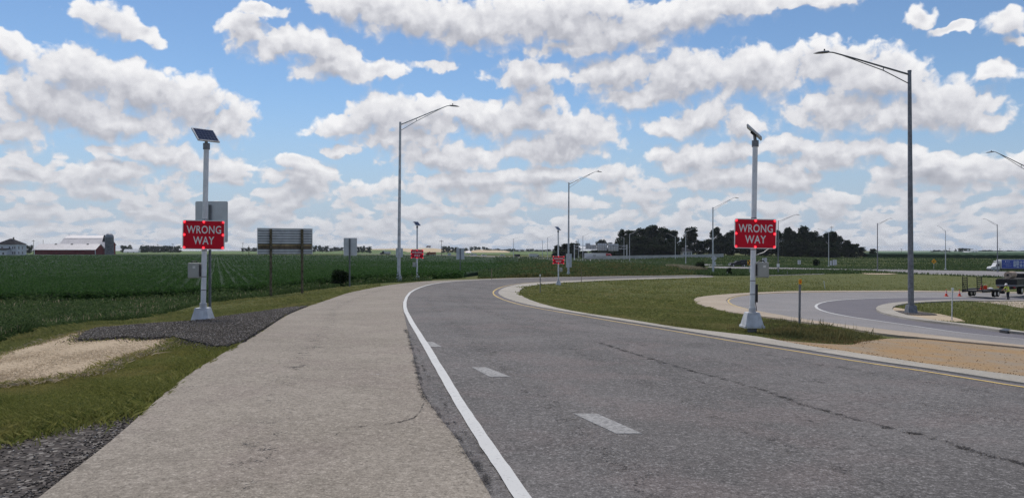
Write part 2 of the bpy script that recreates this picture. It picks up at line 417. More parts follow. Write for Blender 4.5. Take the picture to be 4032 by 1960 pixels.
class MB:
    """collects boxes, tubes and prisms into ONE mesh"""
    def __init__(self): self.V = []; self.F = []; self.M = []
    def add(self, V, F, m=0):
        b = len(self.V); self.V += [tuple(map(float, v)) for v in V]; self.F += [tuple(i + b for i in f) for f in F]; self.M += [m] * len(F); return self
    def box(self, x0, x1, y0, y1, z0, z1, m=0):
        V = [(x, y, z) for z in (z0, z1) for y in (y0, y1) for x in (x0, x1)]
        return self.add(V, [(0, 2, 3, 1), (4, 5, 7, 6), (0, 1, 5, 4), (2, 6, 7, 3), (0, 4, 6, 2), (1, 3, 7, 5)], m)
    def hexa(self, V, m=0): return self.add(V, [(0, 3, 2, 1), (4, 5, 6, 7), (0, 1, 5, 4), (1, 2, 6, 5), (2, 3, 7, 6), (3, 0, 4, 7)], m)
    def tube(self, pts, r, n=10, m=0, cap=True):
        P = [Vector(p) for p in pts]; R = r if hasattr(r, '__len__') else [r] * len(P)
        V = []; F = []
        ref = None
        for i, p in enumerate(P):
            t = (P[min(i + 1, len(P) - 1)] - P[max(i - 1, 0)])
            t = t.normalized() if t.length > 1e-9 else Vector((0, 0, 1))
            if ref is None: ref = Vector((0, 1, 0)) if abs(t.y) < 0.9 else Vector((1, 0, 0))
            u = (ref - t * ref.dot(t)).normalized(); ref = u; v = t.cross(u)
            for k in range(n):
                a = 2 * math.pi * k / n; V.append(p + (u * math.cos(a) + v * math.sin(a)) * R[i])
        for i in range(len(P) - 1):
            for k in range(n):
                q = (k + 1) % n; F.append((i * n + k, i * n + q, (i + 1) * n + q, (i + 1) * n + k))
        if cap: F.append(tuple(reversed(range(n)))); F.append(tuple((len(P) - 1) * n + k for k in range(n)))
        return self.add(V, F, m)
    def prism(self, poly, d, m=0, axis='y', at0=0.0):
        """a polygon in the xz plane (axis y), yz plane (axis x) or xy plane (axis z), d thick"""
        n = len(poly)
        def P(a, b, t): return {'y': (a, t, b), 'x': (t, a, b), 'z': (a, b, t)}[axis]
        V = [P(a, b, at0) for a, b in poly] + [P(a, b, at0 + d) for a, b in poly]
        F = [tuple(range(n)), tuple(reversed(range(n, 2 * n)))] + [(i, i + n, (i + 1) % n + n, (i + 1) % n) for i in range(n)]
        return self.add(V, F, m)
    def build(self, name, mat=None, parent=None, smooth=False, bevel=0.0, loc=None, rot=None):
        me = bpy.data.meshes.new(name); me.from_pydata(self.V, [], self.F); me.update()
        mats = mat if isinstance(mat, (list, tuple)) else [mat]
        for q in mats:
            if q is not None: me.materials.append(q)
        if len(mats) > 1: me.polygons.foreach_set('material_index', self.M)
        bm = bmesh.new(); bm.from_mesh(me); bmesh.ops.recalc_face_normals(bm, faces=bm.faces)
        if bevel > 0:
            es = [e for e in bm.edges if len(e.link_faces) == 2 and e.calc_face_angle(0) > 0.6]
            bmesh.ops.bevel(bm, geom=es, offset=bevel, segments=2, affect='EDGES', profile=0.6)
        bm.to_mesh(me); bm.free()
        if smooth:
            me.polygons.foreach_set('use_smooth', [True] * len(me.polygons))
            try: me.set_sharp_from_angle(angle=math.radians(38))
            except Exception: pass
        o = link(name, me, None, parent)
        if loc is not None: o.location = loc
        if rot is not None: o.rotation_euler = rot
        return o
def empty(name, loc, rz=0.0, lean=(0, 0)):
    o = bpy.data.objects.new(name, None); COL.objects.link(o)
    o.location = loc; o.rotation_euler = (lean[0], lean[1], rz); o.empty_display_size = 0.2
    return o
def copy_tree(o, parent=None):
    c = o.copy(); COL.objects.link(c); c.parent = parent
    for ch in o.children: copy_tree(ch, c)
    return c
# ------------------------------------------------------------------ materials
def material(name, build, rough=0.8, spec=0.3, metal=0.0):
    m = bpy.data.materials.new(name); m.use_nodes = True
    N = NT(m.node_tree); bs = m.node_tree.nodes['Principled BSDF']
    bs.inputs['Roughness'].default_value = rough; bs.inputs['Specular IOR Level'].default_value = spec; bs.inputs['Metallic'].default_value = metal
    pos = N.node('ShaderNodeTexCoord').outputs['Object']
    r = build(N, pos, bs)
    if r is not None: N.set(bs.inputs['Base Color'], r if isinstance(r, bpy.types.NodeSocket) else (*r, 1.0))
    return m
def bump(N, bs, h, strength=0.4, dist=0.01):
    b = N.node('ShaderNodeBump', {'Strength': strength, 'Distance': dist, 'Height': h}); N.l.new(b.outputs[0], bs.inputs['Normal'])
def plain(name, col, rough=0.6, spec=0.4, metal=0.0, var=0.12, scale=3.0, dirt=None, fine=0.0):
    """a painted or metal surface with a little mottling and grime"""
    def f(N, p, bs):
        n = N.noise(p, scale, 5.0, 0.6)
        d = tuple(c * (1 - var * 1.6) for c in col); e = tuple(min(c * (1 + var), 1.0) for c in col)
        c = N.mix(N.ss(n, 0.3, 0.7), d, e)
        if dirt:
            k = N.ss(N.noise(p, scale * 2.7, 6.0, 0.7), 0.54, 0.75, 0.0, 0.6)
            c = N.mix(k, c, dirt)
        N.set(bs.inputs['Roughness'], N.lin(n, 0.2, 0.8, max(rough - .12, .05), min(rough + .12, 1)))
        return c
    return material(name, f, rough, spec, metal)

def _asphalt(c0, c1, tint, grain, dark, light, gscale=80.0, gk=0.5):
    def f(N, p, bs):
        big = N.noise(p, 0.35, 4.0, 0.6); mid = N.noise(p, 2.3, 5.0, 0.65)
        c = N.mix(N.ss(big, 0.34, 0.66), c0, c1)
        c = N.mix(N.ss(N.noise(N.v('ADD', p, (31, 7, 0)), 0.8, 3.0, 0.6), 0.46, 0.66, 0.0, 0.6), c, tint)
        c = N.mix(N.ss(mid, 0.45, 0.75, 0.0, 0.22), c, dark)
        g1 = N.noise(p, gscale, 3.0, 0.65); g2 = N.noise(N.v('ADD', p, (5, 9, 3)), gscale * 0.42, 2.0, 0.6)
        g3 = N.noise(N.v('ADD', p, (2, 8, 3)), gscale * 0.16, 4.0, 0.75)
        gr = N.m('ADD', N.m('ADD', N.m('MULTIPLY', g1, 0.45), N.m('MULTIPLY', g2, 0.30)), N.m('MULTIPLY', g3, 0.25))
        c = N.mix(N.ss(gr, 0.49, 0.42, 0.0, gk), c, dark)
        c = N.mix(N.ss(gr, 0.52, 0.60, 0.0, gk * 0.8), c, light)
        bump(N, bs, gr, grain, 0.012)
        return c
    return f
M = {}
M['asphalt'] = material('asphalt', _asphalt((.094, .088, .085), (.138, .128, .124), (.148, .123, .118), 0.5, (.034, .032, .032), (.36, .345, .34), gk=0.66), 0.9, 0.25)
M['asphalt_old'] = material('weathered_asphalt', _asphalt((.195, .186, .186), (.235, .224, .222), (.235, .21, .198), 0.4, (.10, .095, .10), (.42, .41, .42)), 0.9, 0.25)
M['asphalt_dark'] = material('dark_asphalt', _asphalt((.125, .118, .132), (.15, .142, .156), (.15, .135, .14), 0.4, (.06, .055, .065), (.26, .25, .27)), 0.9, 0.25)
M['tan'] = material('tan_chip_seal', _asphalt((.222, .194, .160), (.272, .239, .200), (.226, .190, .164), 0.5, (.085, .073, .060), (.50, .455, .395), gk=0.62), 0.92, 0.2)
M['concrete'] = material('concrete', _asphalt((.31, .288, .25), (.385, .355, .31), (.31, .275, .225), 0.25, (.20, .18, .15), (.55, .52, .47), 60.0, 0.4), 0.88, 0.25)
M['tan_concrete'] = material('dusty_concrete', _asphalt((.33, .275, .215), (.40, .34, .27), (.36, .27, .19), 0.25, (.20, .16, .12), (.50, .44, .37), 60.0, 0.4), 0.9, 0.2)
def _dirt(N, p, bs):
    n = N.noise(p, 1.2, 6.0, 0.65); g = N.noise(p, 40.0, 5.0, 0.7)
    c = N.mix(N.ss(n, 0.36, 0.66), (.33, .215, .110), (.285, .23, .17))
    c = N.mix(N.ss(g, 0.52, 0.72, 0, .6), c, (.42, .36, .29)); c = N.mix(N.ss(g, 0.46, 0.3, 0, .6), c, (.14, .085, .045))
    bump(N, bs, g, 0.6, 0.03); return c
M['dirt'] = material('orange_dirt', _dirt, 0.95, 0.1)
def _gravel(N, p, bs):
    v = N.node('ShaderNodeTexVoronoi', {'Vector': p, 'Scale': 28.0}); n = N.noise(p, 14.0, 5.0, 0.7)
    k = N.xyz(v.outputs['Color'])[0]
    c = N.ramp(k, [(0.0, (.026, .022, .019)), (0.55, (.062, .052, .045)), (0.82, (.115, .10, .09)), (1.0, (.28, .26, .235))])
    c = N.mix(N.ss(n, .4, .7, 0, .45), c, (.05, .042, .046))
    bump(N, bs, v.outputs['Distance'], 0.9, 0.03); return c
M['gravel'] = material('dark_gravel', _gravel, 0.9, 0.25)
M['stone'] = plain('gravel_stone', (.068, .058, .050), 0.85, 0.3, var=0.7, scale=40)
M['stone_pale'] = plain('pale_gravel_stone', (.26, .245, .235), 0.85, 0.3, var=0.4, scale=40)
def _straw(N, p, bs):
    q = N.v('MULTIPLY', p, (1.0, 3.5, 1.0)); a = N.noise(q, 9.0, 6.0, 0.75, 0.8); b = N.noise(N.v('MULTIPLY', p, (4.0, 1.0, 1.0)), 13.0, 5.0, 0.75, 0.5)
    f = N.m('MULTIPLY', N.m('ADD', a, b), 0.5)
    c = N.ramp(f, [(0.25, (.27, .205, .135)), (0.45, (.385, .305, .215)), (0.7, (.50, .415, .31))])
    bump(N, bs, f, 0.6, 0.02); return c
M['straw'] = material('straw_mat', _straw, 0.95, 0.1)
def _soil(c0, c1, c2):
    def f(N, p, bs):
        a = N.noise(p, 0.25, 5.0, 0.6); b = N.noise(p, 6.0, 6.0, 0.7); h = N.noise(p, 45.0, 3.0, 0.7)
        c = N.mix(N.ss(a, 0.32, 0.68), c0, c1); c = N.mix(N.ss(b, 0.42, 0.7, 0, .7), c, c2)
        c = N.mix(N.ss(h, .5, .3, 0, .5), c, tuple(q * .4 for q in c0))
        bump(N, bs, N.m('ADD', b, N.m('MULTIPLY', h, .4)), 0.7, 0.06); return c
    return f
M['grass_ground'] = material('grass_ground', _soil((.072, .090, .027), (.115, .125, .044), (.15, .14, .062)), 0.95, 0.1)
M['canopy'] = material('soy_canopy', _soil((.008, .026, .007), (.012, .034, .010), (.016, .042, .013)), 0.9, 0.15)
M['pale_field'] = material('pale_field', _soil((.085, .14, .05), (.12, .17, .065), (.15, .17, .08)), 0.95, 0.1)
M['stubble'] = material('tan_hillside', _soil((.46, .36, .235), (.52, .42, .285), (.36, .30, .19)), 0.95, 0.1)
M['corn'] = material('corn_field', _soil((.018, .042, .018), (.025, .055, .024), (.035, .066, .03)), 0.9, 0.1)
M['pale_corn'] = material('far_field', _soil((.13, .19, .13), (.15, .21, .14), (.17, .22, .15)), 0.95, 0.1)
def foliage(name, dark, mid, light, yellow=None, rough=0.75):
    def f(N, p, bs):
        r = N.node('ShaderNodeNewGeometry').outputs['Random Per Island']; n = N.noise(p, 0.7, 4.0, 0.6)
        k = N.m('ADD', N.m('MULTIPLY', r, 0.65), N.m('MULTIPLY', n, 0.35))
        c = N.ramp(k, [(0.15, dark), (0.5, mid), (0.85, light)])
        if yellow: c = N.mix(N.ss(N.noise(N.v('ADD', p, (17, 3, 1)), 0.5, 4.0, 0.65), 0.48, 0.66, 0.0, 0.8), c, yellow)
        tr = N.node('ShaderNodeBsdfTranslucent', (N.mix(0.35, c, yellow or light),))
        mx = N.node('ShaderNodeMixShader', (0.38, bs.outputs[0], tr.outputs[0]))
        N.l.new(mx.outputs[0], N.t.nodes['Material Output'].inputs[0])
        return c
    return material(name, f, rough, 0.06)
M['verge'] = foliage('verge_grass', (.075, .105, .020), (.170, .198, .048), (.28, .28, .098), (.29, .25, .092))
M['lawn'] = foliage('lawn_grass', (.080, .105, .028), (.165, .190, .058), (.26, .265, .105), (.28, .25, .105))
M['weeds'] = foliage('ditch_weeds', (.026, .050, .016), (.058, .098, .034), (.11, .155, .064), (.085, .125, .048))
M['dry_weeds'] = foliage('dry_weeds', (.060, .074, .026), (.125, .136, .054), (.20, .20, .092), (.21, .17, .075))
M['dry_seed'] = foliage('dry_seed_heads', (.16, .13, .07), (.27, .23, .14), (.40, .35, .24))
M['soy'] = foliage('soy_leaves', (.016, .044, .011), (.034, .082, .020), (.062, .126, .036))
M['pale_grass'] = foliage('pale_dry_grass', (.18, .155, .10), (.27, .24, .16), (.36, .33, .23))
M['tree'] = foliage('tree_leaves', (.0065, .0135, .0060), (.014, .025, .011), (.026, .042, .018))
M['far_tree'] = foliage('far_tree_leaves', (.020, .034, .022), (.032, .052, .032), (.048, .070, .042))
M['bark'] = plain('bark', (.05, .038, .028), 0.9, 0.1, var=0.4, scale=8)
def _paint(col, wear, under):
    def f(N, p, bs):
        n = N.noise(p, 22.0, 6.0, 0.75); k = N.noise(p, 2.0, 4.0, .6)
        c = N.mix(N.ss(k, .3, .7, 0, .5), col, tuple(q * .86 for q in col))
        return N.mix(N.ss(n, wear, wear + .12, 0, .85), c, under)
    return f
M['white_paint'] = material('white_road_paint', _paint((.52, .52, .51), .56, (.22, .21, .21)), 0.7, 0.3)
M['faded_paint'] = material('faded_road_paint', _paint((.29, .285, .28), .46, (.15, .145, .145)), 0.75, 0.3)
M['yellow_paint'] = material('yellow_road_paint', _paint((.50, .36, .13), .55, (.30, .25, .18)), 0.75, 0.3)
M['crack'] = plain('crack_tar', (.055, .052, .056), 0.95, 0.1, var=0.5, scale=30)
M['galv'] = plain('galvanised_steel', (.54, .55, .57), 0.48, 0.5, 0.2, var=0.16, scale=4, dirt=(.36, .36, .37))
M['galv_dark'] = plain('dark_galvanised_steel', (.20, .205, .225), 0.5, 0.5, 0.5, var=0.2, scale=6, dirt=(.12, .12, .13))
M['pole_paint'] = plain('bright_aluminium', (.70, .71, .73), 0.45, 0.5, 0.08, var=0.1, scale=3, dirt=(.48, .48, .50))
M['sign_back'] = plain('aluminium_sign_back', (.58, .59, .615), 0.5, 0.4, 0.1, var=0.08, scale=2.0)
M['sign_red'] = plain('sign_red', (.60, .005, .026), 0.5, 0.2, var=0.05, scale=2)
M['sign_white'] = plain('sign_white', (.78, .77, .76), 0.5, 0.4, var=0.05)
M['dark_metal'] = plain('dark_metal', (.035, .035, .04), 0.5, 0.5, 0.4, var=0.3)
M['box_grey'] = plain('cabinet_grey', (.36, .36, .335), 0.5, 0.4, 0.1, var=0.08, dirt=(.25, .24, .21))
M['rust'] = plain('weathering_steel', (.15, .125, .085), 0.8, 0.2, 0.1, var=0.4, scale=5, dirt=(.07, .055, .045))
M['slat_grey'] = plain('slat_grey', (.56, .57, .59), 0.5, 0.4, 0.2, var=0.1)
M['slat_brown'] = plain('reflection_brown_slat', (.32, .24, .13), 0.6, 0.3, 0.1, var=0.3, scale=3)  # gold-brown reflection painted into the slat colour
M['slat_dark'] = plain('reflection_dark_slat', (.17, .125, .085), 0.65, 0.3, 0.1, var=0.3, scale=3)  # darker part of the same reflection, put into the base colour
def _pv(N, p, bs):
    x, y, z = N.xyz(p)
    gx = N.m('PINGPONG', N.m('MULTIPLY', x, 12.0), 0.5); gy = N.m('PINGPONG', N.m('MULTIPLY', y, 12.0), 0.5)
    line = N.m('MINIMUM', gx, gy)
    return N.mix(N.ss(line, 0.03, 0.06), (.10, .11, .15), (.012, .016, .045))
M['pv'] = material('solar_cells', _pv, 0.16, 0.5)
def _led(N, p, bs):
    N.set(bs.inputs['Emission Color'], (1.0, .04, .06, 1)); bs.inputs['Emission Strength'].default_value = 4.0
    return (.8, .05, .05)
M['led'] = material('red_led', _led, 0.3)
def _led_halo(N, p, bs):
    N.set(bs.inputs['Emission Color'], (1.0, .015, .03, 1)); bs.inputs['Emission Strength'].default_value = 1.5
    return (.5, .01, .02)
M['lens'] = material('red_halo_glow', _led_halo, 0.3)  # weak red glow imitating the halo around each LED
def _glass(N, p, bs): return (.02, .025, .03)
M['glass'] = material('dark_glass', _glass, 0.08, 0.6)
M['barn_red'] = plain('barn_red', (.15, .010, .012), 0.8, 0.2, var=0.2, scale=.5)
M['barn_roof'] = plain('barn_roof', (.42, .41, .43), 0.55, 0.4, 0.2, var=0.08, scale=.3)
M['white_wall'] = plain('white_siding', (.66, .66, .67), 0.7, 0.3, var=0.06, scale=.6)
M['shingle'] = plain('dark_shingle', (.018, .019, .025), 0.9, 0.08, var=0.25, scale=1)
M['silo'] = plain('silo_staves', (.16, .165, .17), 0.75, 0.3, var=0.25, scale=.8)
M['silo_dome'] = plain('silo_dome', (.28, .29, .31), 0.6, 0.3, 0.2, var=0.1)
M['truck_white'] = plain('truck_white', (.60, .60, .60), 0.35, 0.5, var=0.06)
M['truck_red'] = plain('truck_red', (.38, .03, .035), 0.3, 0.5, var=0.08)
M['truck_blue'] = plain('truck_blue', (.035, .075, .38), 0.35, 0.5, var=0.08)
M['truck_print'] = plain('truck_print', (.42, .48, .64), 0.4, 0.4, var=0.3, scale=4)
M['black_paint'] = plain('black_paint', (.012, .012, .014), 0.5, 0.3, var=0.2)
M['tyre'] = plain('tyre_rubber', (.015, .015, .016), 0.9, 0.2, var=0.2)
M['chrome'] = plain('wheel_steel', (.55, .55, .57), 0.3, 0.5, 0.6, var=0.1)
M['sign_yellow'] = plain('sign_yellow', (.80, .36, .015), 0.5, 0.4, var=0.05)
M['black_print'] = plain('black_print', (.02, .02, .02), 0.6, 0.3)
M['orange'] = plain('cone_orange', (.75, .06, .02), 0.55, 0.4, var=0.1)
M['hivis'] = plain('hi_vis_yellow', (.55, .62, .10), 0.8, 0.2, var=0.1)
M['denim'] = plain('dark_trousers', (.022, .026, .038), 0.9, 0.1, var=0.3, scale=12)
M['skin'] = plain('skin', (.34, .19, .13), 0.6, 0.3, var=0.06)
M['wood'] = plain('weathered_wood', (.26, .20, .14), 0.85, 0.2, var=0.3, scale=6)
M['pole_wood'] = plain('utility_pole_wood', (.075, .06, .05), 0.9, 0.1, var=0.3, scale=2)
M['spool'] = plain('tan_roll', (.42, .33, .26), 0.9, 0.1, var=0.25, scale=5)
M['deck'] = plain('trailer_deck', (.10, .095, .088), 0.85, 0.2, var=0.3, scale=4)
M['barrier'] = plain('barrier_concrete', (.42, .42, .42), 0.85, 0.2, var=0.12, scale=.3)
M['rust_red'] = plain('machine_rust', (.24, .085, .05), 0.75, 0.3, var=0.3, scale=1)

def _worn(col, dens, scale, edge=1.0):
    """a worn streak in the paving: grains of it show, most along the middle of the strip, none at its edges"""
    m = bpy.data.materials.new('worn_seam'); m.use_nodes = True; N = NT(m.node_tree); bs = m.node_tree.nodes['Principled BSDF']
    bs.inputs['Base Color'].default_value = (*col, 1); bs.inputs['Roughness'].default_value = .95; bs.inputs['Specular IOR Level'].default_value = .1
    tc = N.node('ShaderNodeTexCoord'); u = N.xyz(tc.outputs['UV'])[0]; p = tc.outputs['Object']
    prof = N.m('POWER', N.m('SINE', N.m('MULTIPLY', u, math.pi)), edge)
    n = N.m('ADD', N.m('MULTIPLY', N.noise(p, scale, 4.0, .75), .6), N.m('MULTIPLY', N.noise(p, scale * .12, 3.0, .6), .4))
    a = N.ss(N.m('ADD', n, N.m('MULTIPLY', N.m('SUBTRACT', prof, 1.0), .22)), .60 - dens * .22, .66 - dens * .22)
    tr = N.node('ShaderNodeBsdfTransparent'); mx = N.node('ShaderNodeMixShader', (a, tr.outputs[0], bs.outputs[0]))
    N.l.new(mx.outputs[0], m.node_tree.nodes['Material Output'].inputs[0]); return m
M['seam'] = _worn((.042, .039, .038), .50, 60.0)
M['seam_thin'] = _worn((.048, .045, .044), .34, 60.0)
M['track'] = _worn((.085, .080, .078), .22, 45.0, .7)
M['scuff'] = _worn((.40, .38, .36), .25, 30.0)
M['straw_blade'] = foliage('loose_straw', (.28, .215, .145), (.40, .32, .23), (.52, .44, .33))
M['clod'] = plain('dirt_clod', (.26, .16, .08), 0.95, 0.1, var=0.5, scale=20)
# ------------------------------------------------------------------ the ground sheet, to the horizon
_t, _l = np.meshgrid(TH[:-1], LR, indexing='ij')
_R = np.exp(_l)
_V = np.stack([_R * np.sin(_t), _R * np.cos(_t), GZ[:-1]], -1).reshape(-1, 3)
_nt = len(TH) - 1
_i, _j = np.meshgrid(np.arange(_nt), np.arange(NL - 1), indexing='ij')
_i2 = (_i + 1) % _nt
_F = np.stack([_i * NL + _j, _i * NL + _j + 1, _i2 * NL + _j + 1, _i2 * NL + _j], -1).reshape(-1, 4)
_V = np.concatenate([_V, [[0, 0, 0]]])
_me = mesh_np('ground', _V, _F, True)
_bm = bmesh.new(); _bm.from_mesh(_me); _bm.verts.ensure_lookup_table()
_c = _bm.verts[len(_V) - 1]
for _k in range(_nt):
    _bm.faces.new((_c, _bm.verts[_k * NL], _bm.verts[((_k + 1) % _nt) * NL]))
bmesh.ops.recalc_face_normals(_bm, faces=_bm.faces)
if sum(f.normal.z for f in _bm.faces) < 0: bmesh.ops.reverse_faces(_bm, faces=_bm.faces)
_bm.to_mesh(_me); _bm.free()
ground = link('ground', _me, M['grass_ground']); ground['kind'] = 'structure'

# ------------------------------------------------------------------ exit ramp: edges read off the photograph, laid on the terrain
E1 = [(-0.9, -8), (-1.9, 0)] + survey([(174, 1960), (311, 1853), (436, 1753), (561, 1641), (654, 1554), (779, 1460), (934, 1367), (1028, 1311), (1121, 1249), (1184, 1217), (1302, 1180), (1374, 1155), (1490, 1130), (1552, 1121), (1648, 1111), (1720, 1106), (1839, 1101.5), (1959, 1097), (2080, 1094), (2199, 1091.3), (2292, 1090), (2400, 1088), (2560, 1086.5), (2807, 1083.5)])
WL = [(2.35, -8), (1.05, 0)] + survey([(2043, 1960), (1952, 1824), (1895, 1735), (1839, 1646), (1784, 1557), (1733, 1467), (1682, 1378), (1627, 1289), (1599, 1244), (1577, 1201), (1574, 1178), (1588, 1156), (1609, 1142), (1645, 1128), (1721, 1115.5), (1794, 1108.5), (1903, 1102.5), (2060, 1096.6), (2199, 1092.4), (2400, 1089.2), (2560, 1087.3), (2807, 1084.2)])
E2 = [(2.0, -8), (.7, 0)] + survey([(1925, 1960), (1802, 1750), (1758, 1693), (1713, 1631), (1668, 1564), (1646, 1497), (1624, 1397), (1609, 1330), (1597, 1262), (1582, 1225), (1569.5, 1194), (1569, 1178), (1583, 1155.5), (1620, 1136), (1664, 1123.5), (1735, 1116.5), (1819, 1107.5), (1903, 1102), (2060, 1096), (2199, 1092), (2400, 1088.9), (2560, 1087.1), (2807, 1084)])
YL = [(11.5, -6), (8.3, 4)] + survey([(4032, 1532), (3667, 1472), (3413, 1434), (3160, 1392), (2907, 1351), (2686, 1313), (2518, 1285), (2378, 1262), (2239, 1237), (2127, 1218), (2043, 1201), (1987, 1184), (1942, 1167), (1926, 1156), (1926, 1148), (1934, 1139), (1959, 1130), (1993, 1123), (2043, 1117), (2099, 1113), (2187, 1109.5), (2292, 1104.5), (2400, 1100), (2560, 1095), (2807, 1089.5)])
E6 = [(12.7, -5), (9.4, 4.4)] + survey([(4032, 1494), (3667, 1446), (3350, 1396), (3160, 1367), (3033, 1342), (3002, 1335), (2843, 1316), (2653, 1294), (2518, 1271), (2406, 1254), (2294, 1237), (2183, 1215), (2099, 1190), (2043, 1167), (2026, 1153), (2026, 1143), (2043, 1132), (2099, 1123), (2190, 1116), (2292, 1110), (2400, 1104), (2560, 1099.5), (2807, 1091.5)])
def smooth(poly, k=40, keep=2):
    p = np.array(poly, float)
    for _ in range(k):
        q = p.copy(); q[keep:-1] = .5 * p[keep:-1] + .25 * (p[keep - 1:-2] + p[keep + 1:]); p = q
    return [tuple(v) for v in p]
WL = smooth(WL, 9); YL = smooth(YL, 8); E6 = smooth(E6, 6); E1 = smooth(E1, 5)
E2 = [p for p in E2 if p[1] < 16.5] + [p for p in offset(WL, -0.07) if p[1] > 19.0]
GJ = offset(YL, 0.22)
road = drape('road', E2 + YL[::-1], M['asphalt'], 0.030)
drape('road_shoulder', E1 + E2[::-1], M['tan'], 0.035)
kerb = drape('gutter_strip', GJ + E6[::-1], M['concrete'], 0.050)
gut = drape('gutter_joint', YL + GJ[::-1], M['asphalt_dark'], 0.026)
ribbon('edge_line', WL, 0.110, M['white_paint'], 0.0415, road, 0.003)
ribbon('yellow_edge_line', offset(YL, -0.06), 0.085, M['yellow_paint'], 0.0345, road, 0.006)
for q in ([(1668, 1353), (1705, 1353), (1740, 1373), (1685, 1373)], [(1857, 1455), (1914, 1455), (2010, 1493), (1928, 1493)], [(2258, 1641), (2350, 1641), (2529, 1721), (2426, 1721)]):
    pts = [ground_at(*p) for p in q]
    drape('lane_dash', pts, M['faded_paint'], 0.0345, road, skirt=0.0)
# cracks: broken runs of short ragged strips
def crack(pts, w, name='crack', dens=0.8, par=None, off=0.0347, wander=0.02):
    line = np.array(survey(pts, 6.0)); line = line + rng.normal(size=line.shape) * wander
    i = 0
    while i < len(line) - 3:
        n = int(rng.integers(3, 8))
        if rng.random() < dens:
            seg = line[i:i + n]
            if len(seg) > 2:
                ww = w * rng.uniform(0.3, 1.3, len(seg)) * np.sin(np.linspace(0.25, math.pi - 0.25, len(seg)))
                ribbon(name, seg, ww, M['crack'], off, par, w * 0.25)
        i += n - (1 if rng.random() < .7 else 0)
def seam(pts, w, mat, par, off=0.0347, wander=0.02, name='seam', step=10.0):
    line = np.array(survey(pts, step)); n = len(line)
    wob = np.convolve(rng.normal(size=n + 8), np.ones(9) / 9, 'valid')[:, None] * np.array([[1.0, .6]]) * wander * 3
    ribbon(name, line + wob[:n], w, mat, off, par)
shoulder = bpy.data.objects['road_shoulder']
seam([(2356, 1355), (2400, 1367), (2653, 1446), (2907, 1516), (3160, 1598), (3413, 1674), (3667, 1738), (3920, 1814), (4032, 1852), (4300, 1950)], 0.20, M['seam'], road)
seam([(2500, 1390), (2653, 1470), (2907, 1560), (3160, 1650), (3413, 1740)], 0.09, M['seam_thin'], road, 0.0343, .04)
seam([(2400, 1361), (2650, 1362), (2938, 1365)], 0.10, M['seam_thin'], road, 0.0341)
seam([(1590, 1300), (1606, 1335), (1624, 1400), (1648, 1500), (1672, 1566), (1715, 1632), (1760, 1694), (1804, 1750), (1945, 1960)], 0.16, M['seam'], road, 0.0405, .01)
seam([(1600, 1300), (1622, 1345), (1645, 1400), (1680, 1480), (1730, 1560), (1800, 1660), (1880, 1780), (2000, 1960)], 0.12, M['seam_thin'], road, 0.0351, .02)
seam([(1280, 1745), (1400, 1700), (1560, 1680), (1640, 1650), (1665, 1600)], 0.05, M['seam'], shoulder, 0.0395, .01)
seam([(660, 1545), (800, 1530), (950, 1515), (1150, 1510)], 0.05, M['seam_thin'], shoulder, 0.0395)
seam([(820, 1460), (900, 1455), (980, 1462)], 0.12, M['scuff'], shoulder, 0.0393)
seam([(1440, 1485), (1560, 1488), (1660, 1490)], 0.06, M['scuff'], shoulder, 0.0393)
seam([(2080, 1262), (2150, 1266), (2270, 1282)], .5, M['seam_thin'], road, 0.0349, .05)
seam([(2000, 1272), (2050, 1273)], .25, M['seam_thin'], road, 0.0349)
seam([(2062, 1376), (2110, 1373)], .22, M['scuff'], road, 0.0349)
# darker wheel paths along the lanes
for dx in (0.85, 2.25):
    ribbon('wheel_path', offset(WL, dx)[2:], .75, M['track'], 0.0335, road)
for dx in (-1.0, -2.35):
    ribbon('wheel_path', [p for p in offset(YL, dx) if p[1] > 1], .75, M['track'], 0.0337, road)
ribbon('wheel_path', [p for p in offset(E1, 1.15) if 1 < p[1] < 40], .8, M['track'], 0.0385, shoulder)

# ------------------------------------------------------------------ entrance ramp on the right
OE = survey([(4032, 1151), (3700, 1146.5), (3578, 1145), (3319, 1146), (3119, 1148), (2959, 1154), (2840, 1162), (2780, 1168), (2744, 1174), (2733, 1181), (2736, 1192), (2780, 1210), (2840, 1226), (2919, 1240), (3039, 1256), (3179, 1276), (3319, 1296), (3479, 1322), (3700, 1344), (4032, 1376)]) + [(15.6, 13.5)]
OG = survey([(4032, 1155), (3700, 1150), (3578, 1148.5), (3319, 1150), (3119, 1153), (2959, 1160), (2880, 1167), (2840, 1174), (2824, 1182), (2836, 1192), (2872, 1204), (2919, 1216), (3039, 1240), (3199, 1268), (3399, 1294), (3600, 1318), (3768, 1338), (4032, 1369)]) + [(16.0, 13.8)]
OW = survey([(4032, 1174), (3792, 1172), (3578, 1172.5), (3399, 1177), (3279, 1184), (3223, 1192), (3199, 1198.5), (3184, 1207), (3199, 1216), (3239, 1228.5), (3319, 1245.5), (3439, 1264), (3600, 1287), (3768, 1312), (3940, 1330), (4032, 1340)]) + [(17.5, 16.0)]
OI = survey([(4032, 1184), (3841, 1184), (3719, 1184), (3572, 1191.5), (3498, 1198), (3439, 1207.5), (3415, 1218), (3432, 1230), (3473, 1240), (3572, 1262), (3670, 1275), (3792, 1289), (3940, 1312), (4032, 1322)]) + [(18.3, 17.2)]
OW = smooth(OW, 6, 1); OG = smooth(OG, 8, 1); OI = smooth(OI, 6, 1)
ramp2 = drape('entrance_road', OG + OW[::-1], M['asphalt_old'], 0.030)
drape('entrance_road_shoulder', OW + OI[::-1], M['asphalt_dark'], 0.028)
drape('entrance_gutter_strip', OE + OG[::-1], M['tan_concrete'], 0.055)
ribbon('edge_line', OW, 0.13, M['white_paint'], 0.0365, ramp2, 0.003)
ribbon('yellow_edge_line', offset(OG, -0.12), 0.10, M['yellow_paint'], 0.0345, ramp2, 0.01)
